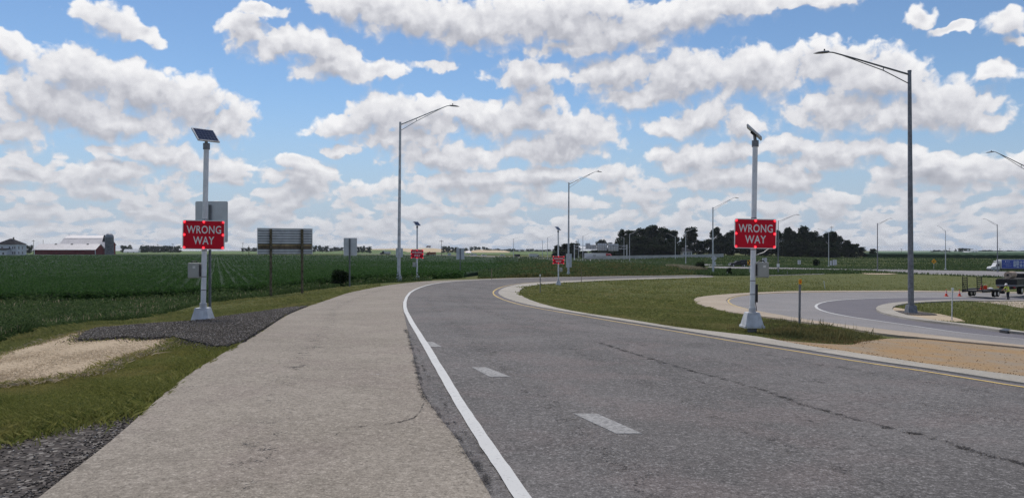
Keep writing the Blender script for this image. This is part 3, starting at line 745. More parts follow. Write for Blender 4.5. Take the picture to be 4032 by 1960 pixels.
# low concrete kerb round the island
IK = offset(OI, -0.75)
kerb2 = drape('island_kerb', OI + IK[::-1], M['concrete'], 0.10)
inl = [ground_at(*p) for p in ((3935, 1312), (3956, 1305), (3982, 1309), (3966, 1317))]
def joints(A, B, gap, off, par):
    p = np.array(A); s = np.concatenate([[0], np.cumsum(np.hypot(*np.diff(p, axis=0).T))]); Bp = np.array(B)
    for t in np.arange(gap * .5, s[-1], gap):
        a = np.array([np.interp(t, s, p[:, 0]), np.interp(t, s, p[:, 1])])
        if not 5 < a[1] < 75: continue
        b = Bp[np.argmin(np.hypot(*(Bp - a).T))]
        ribbon('joint', [tuple(a), tuple((a + b) / 2), tuple(b)], .02, M['crack'], off, par)
joints(GJ, E6, 4.5, .0545, kerb); joints(OI, IK, 3.0, .1045, kerb2)
drape('storm_inlet', inl, M['dark_metal'], 0.106, kerb2, skirt=0.0)

# ------------------------------------------------------------------ bare patches
GR1 = survey([(0, 1741), (62, 1697), (187, 1660), (349, 1644), (486, 1629), (579, 1612)], 14)
near_edge = [p for p in E1 if p[1] < ground_at(579, 1612)[1] + .2]
GRAVEL_NEAR = [(-5.2, -2)] + [(-4.6, 4.5)] + GR1 + [(p[0] + .02, p[1]) for p in near_edge[::-1] if p[1] > -2]
drape('gravel_bed', GRAVEL_NEAR, M['gravel'], 0.012, da=.03)
mat_out = survey([(760, 1270), (623, 1279), (436, 1294), (349, 1307), (249, 1329), (125, 1367), (0, 1404), (-200, 1470)], 14) + survey([(-200, 1555), (0, 1526), (156, 1510), (262, 1491), (349, 1479), (467, 1426), (623, 1379), (691, 1347), (760, 1320), (790, 1290)], 14)
drape('straw_mat', mat_out, M['straw'], 0.035, skirt=.05, da=.012, dl=.02, hfun=lambda x, y: .007 * np.sin(x * 2.3 + y * 1.1) * np.sin(y * 1.7 - x))
GR2 = survey([(305, 1349), (330, 1322), (380, 1302), (448, 1296), (623, 1282), (766, 1273), (872, 1256), (997, 1238), (1140, 1216)], 14)
_e = [p for p in E1 if ground_at(1153, 1214)[1] + .3 > p[1] > ground_at(972, 1351)[1]]
GRAVEL_UP = GR2 + [(p[0] + .02, p[1]) for p in _e[::-1]] + survey([(972, 1351), (872, 1380), (779, 1362), (700, 1344), (685, 1338), (640, 1341), (561, 1345), (500, 1340), (405, 1346)], 14)
drape('gravel_patch', GRAVEL_UP, M['gravel'], 0.075, skirt=.08, da=.012, dl=.02)
DIRT = survey([(3020, 1338), (3160, 1350), (3279, 1358), (3359, 1359), (3399, 1346), (3518, 1335), (3700, 1343), (4032, 1375)], 20) + [(15.5, 13.4), (9.3, 4.5)] + survey([(4032, 1495), (3667, 1447), (3350, 1397), (3160, 1368), (3033, 1343)], 20)
drape('dirt', DIRT, M['dirt'], 0.020)
# soil and straw on the island round the lamp
drape('island_straw', survey([(3456, 1222), (3470, 1214), (3520, 1213), (3575, 1222), (3640, 1232), (3700, 1240), (3760, 1254), (3800, 1270), (3720, 1268), (3620, 1258), (3540, 1247), (3480, 1236)], 14), M['straw'], 0.05)
drape('island_soil', survey([(3480, 1226), (3540, 1228), (3640, 1234), (3690, 1244), (3640, 1246), (3560, 1243), (3500, 1236)], 14), M['gravel'], 0.075)
drape('straw_patch', survey([(3372, 1074), (3430, 1070), (3500, 1071), (3543, 1076), (3500, 1081), (3420, 1080.5)], 20), M['straw'], 0.08)
# haul road of the trailer crew at the right edge
drape('gravel_drive', survey([(3835, 1187), (3900, 1184), (4032, 1180), (4300, 1176)], 20) + survey([(4300, 1250), (4032, 1214), (3960, 1200)], 20), M['tan_concrete'], 0.02)

# ------------------------------------------------------------------ the highway and the far side
HT = [(4600, 1076), (4032, 1070), (3768, 1064.7), (3600, 1060), (3532, 1058), (3365, 1054.7), (3209, 1052), (3075, 1049.5), (2898, 1043), (2790, 1041)]
HB = [(4600, 1104), (4032, 1095), (3768, 1082.6), (3600, 1078), (3532, 1072), (3365, 1066), (3209, 1062), (3075, 1063), (2898, 1059), (2790, 1057)]
hwy = drape('highway', survey(HT, 40) + survey(HB, 40)[::-1], M['asphalt_old'], 0.06, da=.03, dl=.04)
for f, nm in ((0.10, 'edge_line'), (0.62, 'edge_line'), (0.9, 'edge_line')):
    ribbon(nm, survey([(a[0], a[1] * (1 - f) + b[1] * f) for a, b in zip(HT, HB)], 40), 0.30, M['faded_paint'], 0.09, hwy)
cl = np.array([(66, 270), (58, 330), (45, 420), (14, 520), (-30, 600), (-100, 700), (-210, 820)], float)
cl = np.array(catmull(cl, 15.0))
drape('highway_far', offset(cl, 13) + offset(cl, -13)[::-1], M['asphalt_old'], 0.15, da=.02, dl=.03)
drape('ramp_end', survey([(3010, 1066), (3110, 1068), (3255, 1078), (3120, 1083), (3020, 1086), (2960, 1086), (2900, 1084)], 20), M['asphalt_old'], 0.05)
# fields in the distance: pale strips, a tall dark crop, and scraped tan hills
def sector(a0, a1, r0, r1, n=24):
    A = np.linspace(a0, a1, n)
    return [(r0 * math.sin(a), r0 * math.cos(a)) for a in A] + [(r1 * math.sin(a), r1 * math.cos(a)) for a in A[::-1]]
def az(px): return math.atan((px - CX) / FPX)
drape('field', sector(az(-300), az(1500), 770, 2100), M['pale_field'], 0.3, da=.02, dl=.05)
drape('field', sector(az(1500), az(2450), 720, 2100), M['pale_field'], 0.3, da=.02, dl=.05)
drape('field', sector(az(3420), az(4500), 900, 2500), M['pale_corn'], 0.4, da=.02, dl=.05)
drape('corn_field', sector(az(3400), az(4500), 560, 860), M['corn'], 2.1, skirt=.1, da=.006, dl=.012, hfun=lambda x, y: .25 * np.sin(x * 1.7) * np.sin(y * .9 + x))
def hill(name, px0, px1, Y, H, depth, mat, seed):
    x0, x1 = (px0 - CX) / FPX * Y, (px1 - CX) / FPX * Y
    r = random.Random(seed); ph = [r.uniform(0, 6) for _ in range(6)]
    nx, ny = 60, 16; V = []
    for j in range(ny):
        for i in range(nx):
            u = i / (nx - 1); w = j / (ny - 1)
            prof = math.sin(math.pi * u) ** .45 * (1 + .10 * math.sin(9 * u + ph[0]) + .05 * math.sin(23 * u + ph[1]))
            x = x0 + (x1 - x0) * u; y = Y + depth * w
            V.append((x, y, Tz(x, y) - .5 + (H + .5) * prof * math.sin(math.pi * min(w * .9 + .02, 1)) ** .8))
    F = [(j * nx + i, j * nx + i + 1, (j + 1) * nx + i + 1, (j + 1) * nx + i) for j in range(ny - 1) for i in range(nx - 1)]
    o = link(name, mesh_np(name, np.array(V), np.array(F), True), mat); o['kind'] = 'structure'; return o
hill('hill', 1330, 1770, 1250, 7.2, 380, M['stubble'], 1)
hill('hill', 1800, 2010, 1150, 4.2, 300, M['stubble'], 2)
hill('hill', 1240, 1560, 1120, 4.0, 240, M['pale_field'], 3)

# ------------------------------------------------------------------ soy field: a closed canopy in rows, with leaves standing out of it
SOY = survey([(-260, 1205), (0, 1196), (350, 1190), (700, 1178), (900, 1165), (1060, 1152), (1200, 1134), (1330, 1122), (1480, 1112), (1640, 1100), (1800, 1093), (1900, 1082), (1960, 1070)], 30) + [at(2010, 190), at(2040, 300), at(2040, 480)] + [at(px, 600 - (px > 1000) * 60) for px in (1700, 1300, 900, 500, 100, -300)] + [at(-300, 60)]
RD = np.array([-math.sin(math.radians(20.6)), math.cos(math.radians(20.6))]); RP = np.array([RD[1], -RD[0]])
ROW = 0.76
def rowh(x, y):
    d = np.hypot(x, y); t = (x * RP[0] + y * RP[1]) / ROW
    amp = np.clip(1.5 - d / 120.0, 0.35, 1)
    return .5 + .10 * np.cos(2 * math.pi * t) * amp + .05 * np.sin(x * .21 + 1.3) * np.sin(y * .13)
drape('soy_field', SOY, M['canopy'], -0.12, skirt=0.6, da=.0062, dl=.012, kind='stuff', hfun=rowh)
def soy_leaves(n, rmin, rmax, smin, nm):
    x, y = scatter(SOY, n, rmin, rmax); d = np.hypot(x, y)
    t = (x * RP[0] + y * RP[1]) / ROW; fr = t - np.round(t)
    k = rng.random(len(x)) < np.exp(-(fr / .30) ** 2) + .10; x, y, d, fr = x[k], y[k], d[k], fr[k]
    z = T(x, y) + rowh(x, y) - .16 + rng.random(len(x)) ** .8 * .30 * (1 - 1.1 * np.abs(fr))
    s = np.clip(d * .0013, smin, .7) * rng.uniform(.7, 1.3, len(x))
    o = link(nm, leaves_mesh(nm, np.stack([x, y, z], 1), s, .45, .8), M['soy']); o['kind'] = 'stuff'
soy_leaves(150000, 28, 75, .075, 'soy_leaves')
soy_leaves(170000, 75, 560, .10, 'soy_leaves')

# ------------------------------------------------------------------ grass and weeds
VERGE = survey([(-120, 1770), (0, 1739), (62, 1695), (187, 1658), (349, 1642), (486, 1627), (585, 1611), (655, 1556), (780, 1462), (935, 1368), (1000, 1330)], 20) + survey([(970, 1345), (872, 1381), (779, 1363), (700, 1345), (640, 1372), (540, 1400), (467, 1428), (349, 1481), (262, 1493), (156, 1512), (0, 1528), (-120, 1545)], 20)
def patch_clump(x, y, sc, lo=.35):
    n = np.sin(x * sc + 1.7 * np.sin(y * sc * .7)) * np.sin(y * sc * 1.3 + 1.1 * np.sin(x * sc * .8 + 2))
    return np.clip(.5 + .5 * n, lo, 1)
x, y = scatter(VERGE, 110000); d = np.hypot(x, y)
blades('verge_grass', x, y, T(x, y) - .005, rng.uniform(.025, .085, len(x)) * patch_clump(x, y, 2.1, .3), np.clip(d * .0007, .005, .014) * rng.uniform(.7, 1.5, len(x)), M['verge'], .8)
# ragged tufts over the kerb, mat and gravel edges
ex = np.array([p for p in E1 if 5 < p[1] < 60]); ii = rng.integers(0, len(ex) - 1, 9000); f = rng.random(9000)[:, None]
pp = ex[ii] * (1 - f) + ex[ii + 1] * f; k = (np.abs(rng.normal(0, .12, 9000)))[:, None]; pp = pp - k * np.array([[1, .3]])
k = ~inside(GRAVEL_NEAR, pp[:, 0], pp[:, 1]) & (pp[:, 1] > 7.7); pp = pp[k]
blades('edge_grass', pp[:, 0], pp[:, 1], T(pp[:, 0], pp[:, 1]), rng.uniform(.03, .09, len(pp)), rng.uniform(.006, .013, len(pp)), M['verge'], .6)
BANK = survey([(-250, 1475), (0, 1402), (125, 1365), (249, 1327), (349, 1305), (436, 1293), (623, 1278), (766, 1269), (872, 1254), (997, 1236), (1140, 1215), (1184, 1217), (1302, 1180), (1374, 1155), (1490, 1130), (1500, 1122)], 20) + survey([(1490, 1118), (1330, 1134), (1200, 1150), (1060, 1168), (900, 1186), (780, 1205), (600, 1250), (350, 1280), (150, 1310), (0, 1350), (-250, 1410)], 20)
x, y = scatter(BANK, 75000); d = np.hypot(x, y)
blades('bank_grass', x, y, T(x, y) - .01, rng.uniform(.05, .16, len(x)) * patch_clump(x, y, 1.2), np.clip(d * .0008, .007, .05) * rng.uniform(.7, 1.4, len(x)), M['lawn'], .9)
DITCH = survey([(-260, 1400), (0, 1345), (150, 1305), (350, 1275), (600, 1246), (780, 1202), (900, 1184), (1060, 1166), (1200, 1148), (1330, 1131), (1480, 1117), (1640, 1108), (1700, 1106)], 20) + survey([(1700, 1100), (1480, 1110), (1330, 1120), (1200, 1132), (1060, 1150), (900, 1163), (700, 1176), (350, 1188), (0, 1194), (-260, 1203)], 20)
x, y = scatter(DITCH, 70000); d = np.hypot(x, y)
blades('ditch_weeds', x, y, T(x, y) - .02, rng.uniform(.10, .34, len(x)) * patch_clump(x, y, .8, .35), np.clip(d * .0009, .014, .06), M['weeds'], .5)
x, y = scatter(DITCH, 60000); d = np.hypot(x, y)
z = T(x, y) + rng.uniform(.1, .5, len(x)) * patch_clump(x, y, .8, .4)
o = link('ditch_leaves', leaves_mesh('ditch_leaves', np.stack([x, y, z], 1), np.clip(d * .0022, .05, .2), .3, .7), M['weeds']); o['kind'] = 'stuff'
x, y = scatter(DITCH, 1300); d = np.hypot(x, y)
blades('seed_heads', x, y, T(x, y) + .15, rng.uniform(.08, .20, len(x)), np.clip(d * .0008, .010, .04), M['dry_seed'], .25)
# island between the two ramps
ISLE = survey([(2032, 1143), (2046, 1133), (2099, 1124), (2190, 1117), (2292, 1111), (2400, 1105), (2560, 1100.5), (2807, 1092.5), (3000, 1090), (3250, 1082), (3560, 1080), (4032, 1100), (4200, 1105)], 25) + survey([(4200, 1150), (4032, 1149), (3700, 1145), (3578, 1143.5), (3319, 1144.5), (3119, 1147), (2959, 1153), (2840, 1161), (2780, 1167), (2744, 1173), (2731, 1181), (2734, 1193), (2780, 1212), (2840, 1228), (2919, 1242), (3039, 1258), (3179, 1278), (3319, 1298), (3440, 1322), (3500, 1334), (3399, 1346), (3359, 1358), (3279, 1357), (3160, 1349), (3033, 1340), (2843, 1315), (2653, 1293), (2518, 1270), (2406, 1253), (2294, 1236), (2183, 1214), (2099, 1189), (2045, 1166), (2030, 1153)], 25)
x, y = scatter(ISLE, 120000); d = np.hypot(x, y)
blades('island_grass', x, y, T(x, y) - .01, rng.uniform(.04, .13, len(x)) * patch_clump(x, y, .7) * np.clip(d / 25, .8, 1.6), np.clip(d * .0012, .010, .14) * rng.uniform(.7, 1.4, len(x)), M['lawn'], 1.2)
TALL = survey([(2860, 1300), (2960, 1318), (3060, 1330), (3170, 1343), (3290, 1354), (3370, 1352), (3470, 1336), (3400, 1318), (3330, 1302), (3180, 1282), (3060, 1272), (2950, 1275), (2880, 1285)], 20)
x, y = scatter(TALL, 26000); wx = np.clip((x - 5.0) / 1.2, .45, 1)
blades('tall_grass', x, y, T(x, y) - .01, rng.uniform(.06, .21, len(x)) * patch_clump(x, y, 3.1, .4) * wx, rng.uniform(.008, .018, len(x)), M['dry_weeds'], .4)
x, y = scatter(TALL, 260)
blades('tall_stems', x, y, T(x, y), rng.uniform(.16, .30, len(x)), .010, M['dry_weeds'], .2)
TALL2 = survey([(2600, 1278), (2750, 1296), (2900, 1316), (2970, 1322), (2970, 1278), (2850, 1252), (2740, 1232), (2650, 1232), (2580, 1250)], 20)
x, y = scatter(TALL2, 22000)
blades('island_edge_grass', x, y, T(x, y) - .01, rng.uniform(.05, .14, len(x)) * patch_clump(x, y, 1.6, .4), rng.uniform(.008, .016, len(x)), M['lawn'], .5)
ISLE2 = [p for p in IK[:-1]]
x, y = scatter(ISLE2 + [(18.9, 17.9), (40, 40), (60, 60)], 45000); d = np.hypot(x, y)
_k = ~inside(survey([(3456, 1222), (3470, 1214), (3520, 1213), (3575, 1222), (3640, 1232), (3700, 1240), (3760, 1254), (3800, 1270), (3720, 1268), (3620, 1258), (3540, 1247), (3480, 1236)], 30), x, y)
x, y, d = x[_k], y[_k], d[_k]
blades('kerb_island_grass', x, y, T(x, y), rng.uniform(.06, .24, len(x)) * patch_clump(x, y, .9), np.clip(d * .0009, .012, .05), M['lawn'], .5)
# rough bank of weeds beyond the exit ramp
ROUGH = survey([(1880, 1097), (2080, 1092), (2199, 1089.5), (2292, 1088.5), (2400, 1087), (2560, 1085), (2790, 1081)], 25) + [at(2790, 150), at(2740, 172), at(2640, 176), at(2500, 172), at(2300, 165), at(2130, 160), at(2020, 160), at(1960, 120), at(1900, 100)]
x, y = scatter(ROUGH, 65000); d = np.hypot(x, y)
blades('rough_weeds', x, y, T(x, y) - .03, rng.uniform(.25, .95, len(x)) * patch_clump(x, y, .35, .35) * np.clip((x / y * FPX + 150) / 300, .25, 1), np.clip(d * .0011, .05, .2), M['dry_weeds'], .4)
x, y = scatter(ROUGH, 26000); d = np.hypot(x, y); k = patch_clump(x, y, .35, .2)
o = link('rough_leaves', leaves_mesh('rough_leaves', np.stack([x, y, T(x, y) + rng.uniform(.1, .8, len(x)) * k], 1), np.clip(d * .0022, .1, .4), .3, .7), M['weeds']); o['kind'] = 'stuff'
for pts in ([(2632, 1036), (2680, 1036), (2740, 1046), (2730, 1050), (2660, 1048)], [(2680, 1056), (2730, 1056), (2780, 1070), (2700, 1068)]):
    pp = [at(px, Y) for (px, _), Y in zip(pts, (150, 150, 152, 146, 146))] if pts[0][1] < 1040 else [at(px, Y) for (px, _), Y in zip(pts, (140, 140, 140, 134))]
    x, y = scatter(pp, 5000)
    blades('pale_grass', x, y, T(x, y), rng.uniform(.5, 1.1, len(x)), .12, M['pale_grass'], .5)
# rough grass between the island and the highway, and on the far slope
FARG = survey([(2740, 1083), (2830, 1086), (3010, 1085), (3255, 1079), (3560, 1079), (4032, 1098), (4500, 1106)], 25)[::-1] + survey([(2740, 1050), (2830, 1062), (3075, 1064), (3365, 1067), (3600, 1079), (4032, 1096), (4500, 1104)], 25)
x, y = scatter(FARG, 22000)
blades('median_grass', x, y, T(x, y), rng.uniform(.2, .7, len(x)), .2, M['weeds'], .4)
x, y = scatter(sector(az(2660), az(4400), 270, 560), 60000); d = np.hypot(x, y)
blades('slope_grass', x, y, T(x, y), rng.uniform(.2, .9, len(x)) * patch_clump(x, y, .05, .3), d * .0012, M['weeds'], .4)
x, y = scatter(sector(az(1950), az(2760), 200, 560), 34000); d = np.hypot(x, y)
blades('slope_grass', x, y, T(x, y), rng.uniform(.3, 1.0, len(x)), d * .0012, M['weeds'], .4)

# loose stones on the gravel, straw on the mat and clods on the dirt
def stones(name, outline, n, smin, smax, mat, off):
    x, y = scatter(outline, n); d = np.hypot(x, y); n = len(x)
    base = np.array([[1, 0, 0], [-1, 0, 0], [0, 1, 0], [0, -1, 0], [0, 0, .7], [0, 0, -.7]]); fc = np.array([[0, 2, 4], [2, 1, 4], [1, 3, 4], [3, 0, 4], [2, 0, 5], [1, 2, 5], [3, 1, 5], [0, 3, 5]])
    s = rng.uniform(smin, smax, n); a = rng.uniform(0, 6.28, n); b = base[None] * rng.uniform(.6, 1.3, (n, 6, 1))
    X = b[..., 0] * np.cos(a)[:, None] - b[..., 1] * np.sin(a)[:, None]; Y = b[..., 0] * np.sin(a)[:, None] + b[..., 1] * np.cos(a)[:, None]
    V = np.stack([X * s[:, None] + x[:, None], Y * s[:, None] + y[:, None], b[..., 2] * s[:, None] + (T(x, y) + off)[:, None]], -1).reshape(-1, 3)
    F = (np.arange(n)[:, None, None] * 6 + fc[None]).reshape(-1, 3)
    o = link(name, mesh_np(name, V, F), mat); o['kind'] = 'stuff'
stones('gravel', GRAVEL_NEAR, 16000, .006, .016, M['stone'], .014)
stones('gravel', GRAVEL_NEAR, 4500, .005, .013, M['stone_pale'], .017)
stones('gravel', GRAVEL_UP, 9000, .008, .018, M['stone'], .078)
stones('gravel', GRAVEL_UP, 2200, .006, .014, M['stone_pale'], .08)
stones('clods', DIRT, 1400, .005, .016, M['clod'], .020)
x, y = scatter(mat_out, 30000); k = ~inside(GRAVEL_UP, x, y); x, y = x[k], y[k]
blades('straw', x, y, T(x, y) + .03, rng.uniform(.008, .02, len(x)), .008, M['straw_blade'], 2.2)

# stones and straw straying past the edges, so that the patches fray into the grass
def edge_points(outline, n, spread):
    P = np.array(list(outline) + ([outline[0]] if math.hypot(outline[0][0] - outline[-1][0], outline[0][1] - outline[-1][1]) < 3 else [])); L = np.hypot(*np.diff(P, axis=0).T); r = np.hypot(P[:-1, 0], P[:-1, 1]); pr = L / np.maximum(r, 2) ; pr[r < 3] = 0; pr[L > 3] = 0
    i = rng.choice(len(L), n, p=pr / pr.sum()); f = rng.random(n)[:, None]; q = P[i] * (1 - f) + P[i + 1] * f
    return q[:, 0] + rng.normal(0, spread, n), q[:, 1] + rng.normal(0, spread, n)
def loose_stones(name, x, y, smin, smax, mat, off):
    n = len(x); base = np.array([[1, 0, 0], [-1, 0, 0], [0, 1, 0], [0, -1, 0], [0, 0, .7], [0, 0, -.7]]); fc = np.array([[0, 2, 4], [2, 1, 4], [1, 3, 4], [3, 0, 4], [2, 0, 5], [1, 2, 5], [3, 1, 5], [0, 3, 5]])
    s = rng.uniform(smin, smax, n); b = base[None] * rng.uniform(.6, 1.3, (n, 6, 1))
    V = np.stack([b[..., 0] * s[:, None] + x[:, None], b[..., 1] * s[:, None] + y[:, None], b[..., 2] * s[:, None] + (T(x, y) + off)[:, None]], -1).reshape(-1, 3)
    o = link(name, mesh_np(name, V, (np.arange(n)[:, None, None] * 6 + fc[None]).reshape(-1, 3)), mat); o['kind'] = 'stuff'
for out_, off_ in ((GRAVEL_NEAR, .015), (GRAVEL_UP, .05)):
    x, y = edge_points(out_, 4500, .13); k = ~inside(np.array(E1 + [(30, 200), (30, -8)]), x, y); loose_stones('stray_gravel', x[k], y[k], .006, .016, M['stone'], off_)
    x, y = edge_points(out_, 900, .16); k = ~inside(np.array(E1 + [(30, 200), (30, -8)]), x, y); loose_stones('stray_gravel', x[k], y[k], .006, .013, M['stone_pale'], off_)
    x, y = edge_points(GR1 if out_ is GRAVEL_NEAR else out_, 4200, .16); k = ~inside(np.array(E1 + [(30, 200), (30, -8)]), x, y); x, y = x[k], y[k]
    blades('fringe_grass', x, y, T(x, y) + .005, rng.uniform(.03, .09, len(x)), rng.uniform(.006, .012, len(x)), M['verge'], .8)
x, y = edge_points(mat_out, 5000, .12); k = ~inside(GRAVEL_UP, x, y)
blades('stray_straw', x[k], y[k], T(x[k], y[k]) + .02, rng.uniform(.02, .05, k.sum()), .010, M['straw_blade'], 2.0)
x, y = edge_points(mat_out, 6000, .10)
blades('fringe_grass', x, y, T(x, y) + .01, rng.uniform(.03, .08, len(x)), rng.uniform(.006, .012, len(x)), M['verge'], .8)
x, y = edge_points(DIRT, 1800, .14); k = (y < 16) & ~inside(np.array(WL + YL[::-1]), x, y); loose_stones('stray_clods', x[k], y[k], .004, .012, M['clod'], .045)

# the ragged edge of the crop along the ditch
x, y = edge_points([p for p in SOY if 20 < p[1] < 140], 42000, .35)
d = np.hypot(x, y); o = link('soy_edge_leaves', leaves_mesh('soy_edge_leaves', np.stack([x, y, T(x, y) + rng.uniform(.0, .62, len(x))], 1), np.clip(d * .0022, .07, .3) * rng.uniform(.7, 1.3, len(x)), .4, .8), M['soy']); o['kind'] = 'stuff'
# ------------------------------------------------------------------ small shape helpers
def rrect(w, h, r, n=5):
    out = []
    for cx, cy, a0 in ((w / 2 - r, h / 2 - r, 0), (-w / 2 + r, h / 2 - r, 90), (-w / 2 + r, -h / 2 + r, 180), (w / 2 - r, -h / 2 + r, 270)):
        for k in range(n + 1):
            a = math.radians(a0 + 90 * k / n); out.append((cx + r * math.cos(a), cy + r * math.sin(a)))
    return out
def ring_plate(w, h, r, band, d, y0):
    """a flat rounded frame (outer size w x h, band wide) facing -y"""
    o = rrect(w, h, r); i = rrect(w - 2 * band, h - 2 * band, max(r - band, .004)); n = len(o)
    V = [(a, y0, b) for a, b in o] + [(a, y0, b) for a, b in i] + [(a, y0 + d, b) for a, b in o] + [(a, y0 + d, b) for a, b in i]
    F = []
    for k in range(n):
        q = (k + 1) % n
        F += [(k, q, n + q, n + k), (2 * n + k, 3 * n + k, 3 * n + q, 2 * n + q), (k, 2 * n + k, 2 * n + q, q), (n + k, n + q, 3 * n + q, 3 * n + k)]
    return V, F
def lathe(prof, n=20):
    V = []; F = []
    for r, z in prof:
        for k in range(n): V.append((r * math.cos(2 * math.pi * k / n), r * math.sin(2 * math.pi * k / n), z))
    m = len(prof)
    for i in range(m - 1):
        for k in range(n): q = (k + 1) % n; F.append((i * n + k, i * n + q, (i + 1) * n + q, (i + 1) * n + k))
    F.append(tuple(reversed(range(n)))); F.append(tuple((m - 1) * n + k for k in range(n)))
    return V, F
def frustum(b0, b1, z0, z1):
    return [(-b0, -b0, z0), (b0, -b0, z0), (b0, b0, z0), (-b0, b0, z0), (-b1, -b1, z1), (b1, -b1, z1), (b1, b1, z1), (-b1, b1, z1)]
def text_mesh(s, cap, width, depth=0.0008, bold=0.012, gap=1.06):
    cu = bpy.data.curves.new('lettering', 'FONT'); cu.body = s; cu.align_x = 'CENTER'; cu.align_y = 'CENTER'
    cu.size = 1.0; cu.offset = bold; cu.extrude = 0.0; cu.space_character = gap; cu.resolution_u = 3
    ob = bpy.data.objects.new('lettering', cu); COL.objects.link(ob)
    dg = bpy.context.evaluated_depsgraph_get(); dg.update()
    me = bpy.data.meshes.new_from_object(ob.evaluated_get(dg))
    bpy.data.objects.remove(ob); bpy.data.curves.remove(cu)
    c = np.zeros(len(me.vertices) * 3, np.float32); me.vertices.foreach_get('co', c); c = c.reshape(-1, 3)
    mn, mx = c.min(0), c.max(0); ctr = (mn + mx) / 2
    q = np.zeros_like(c); q[:, 0] = (c[:, 0] - ctr[0]) * width / (mx[0] - mn[0]); q[:, 2] = (c[:, 1] - ctr[1]) * cap / (mx[1] - mn[1])
    me.vertices.foreach_set('co', q.ravel()); me.update()
    return me
def sphere(r, n=10, m=6, sx=1, sy=1, sz=1):
    return lathe([(max(r * math.sin(math.pi * i / m), 1e-4), -r * math.cos(math.pi * i / m) * sz) for i in range(m + 1)], n)

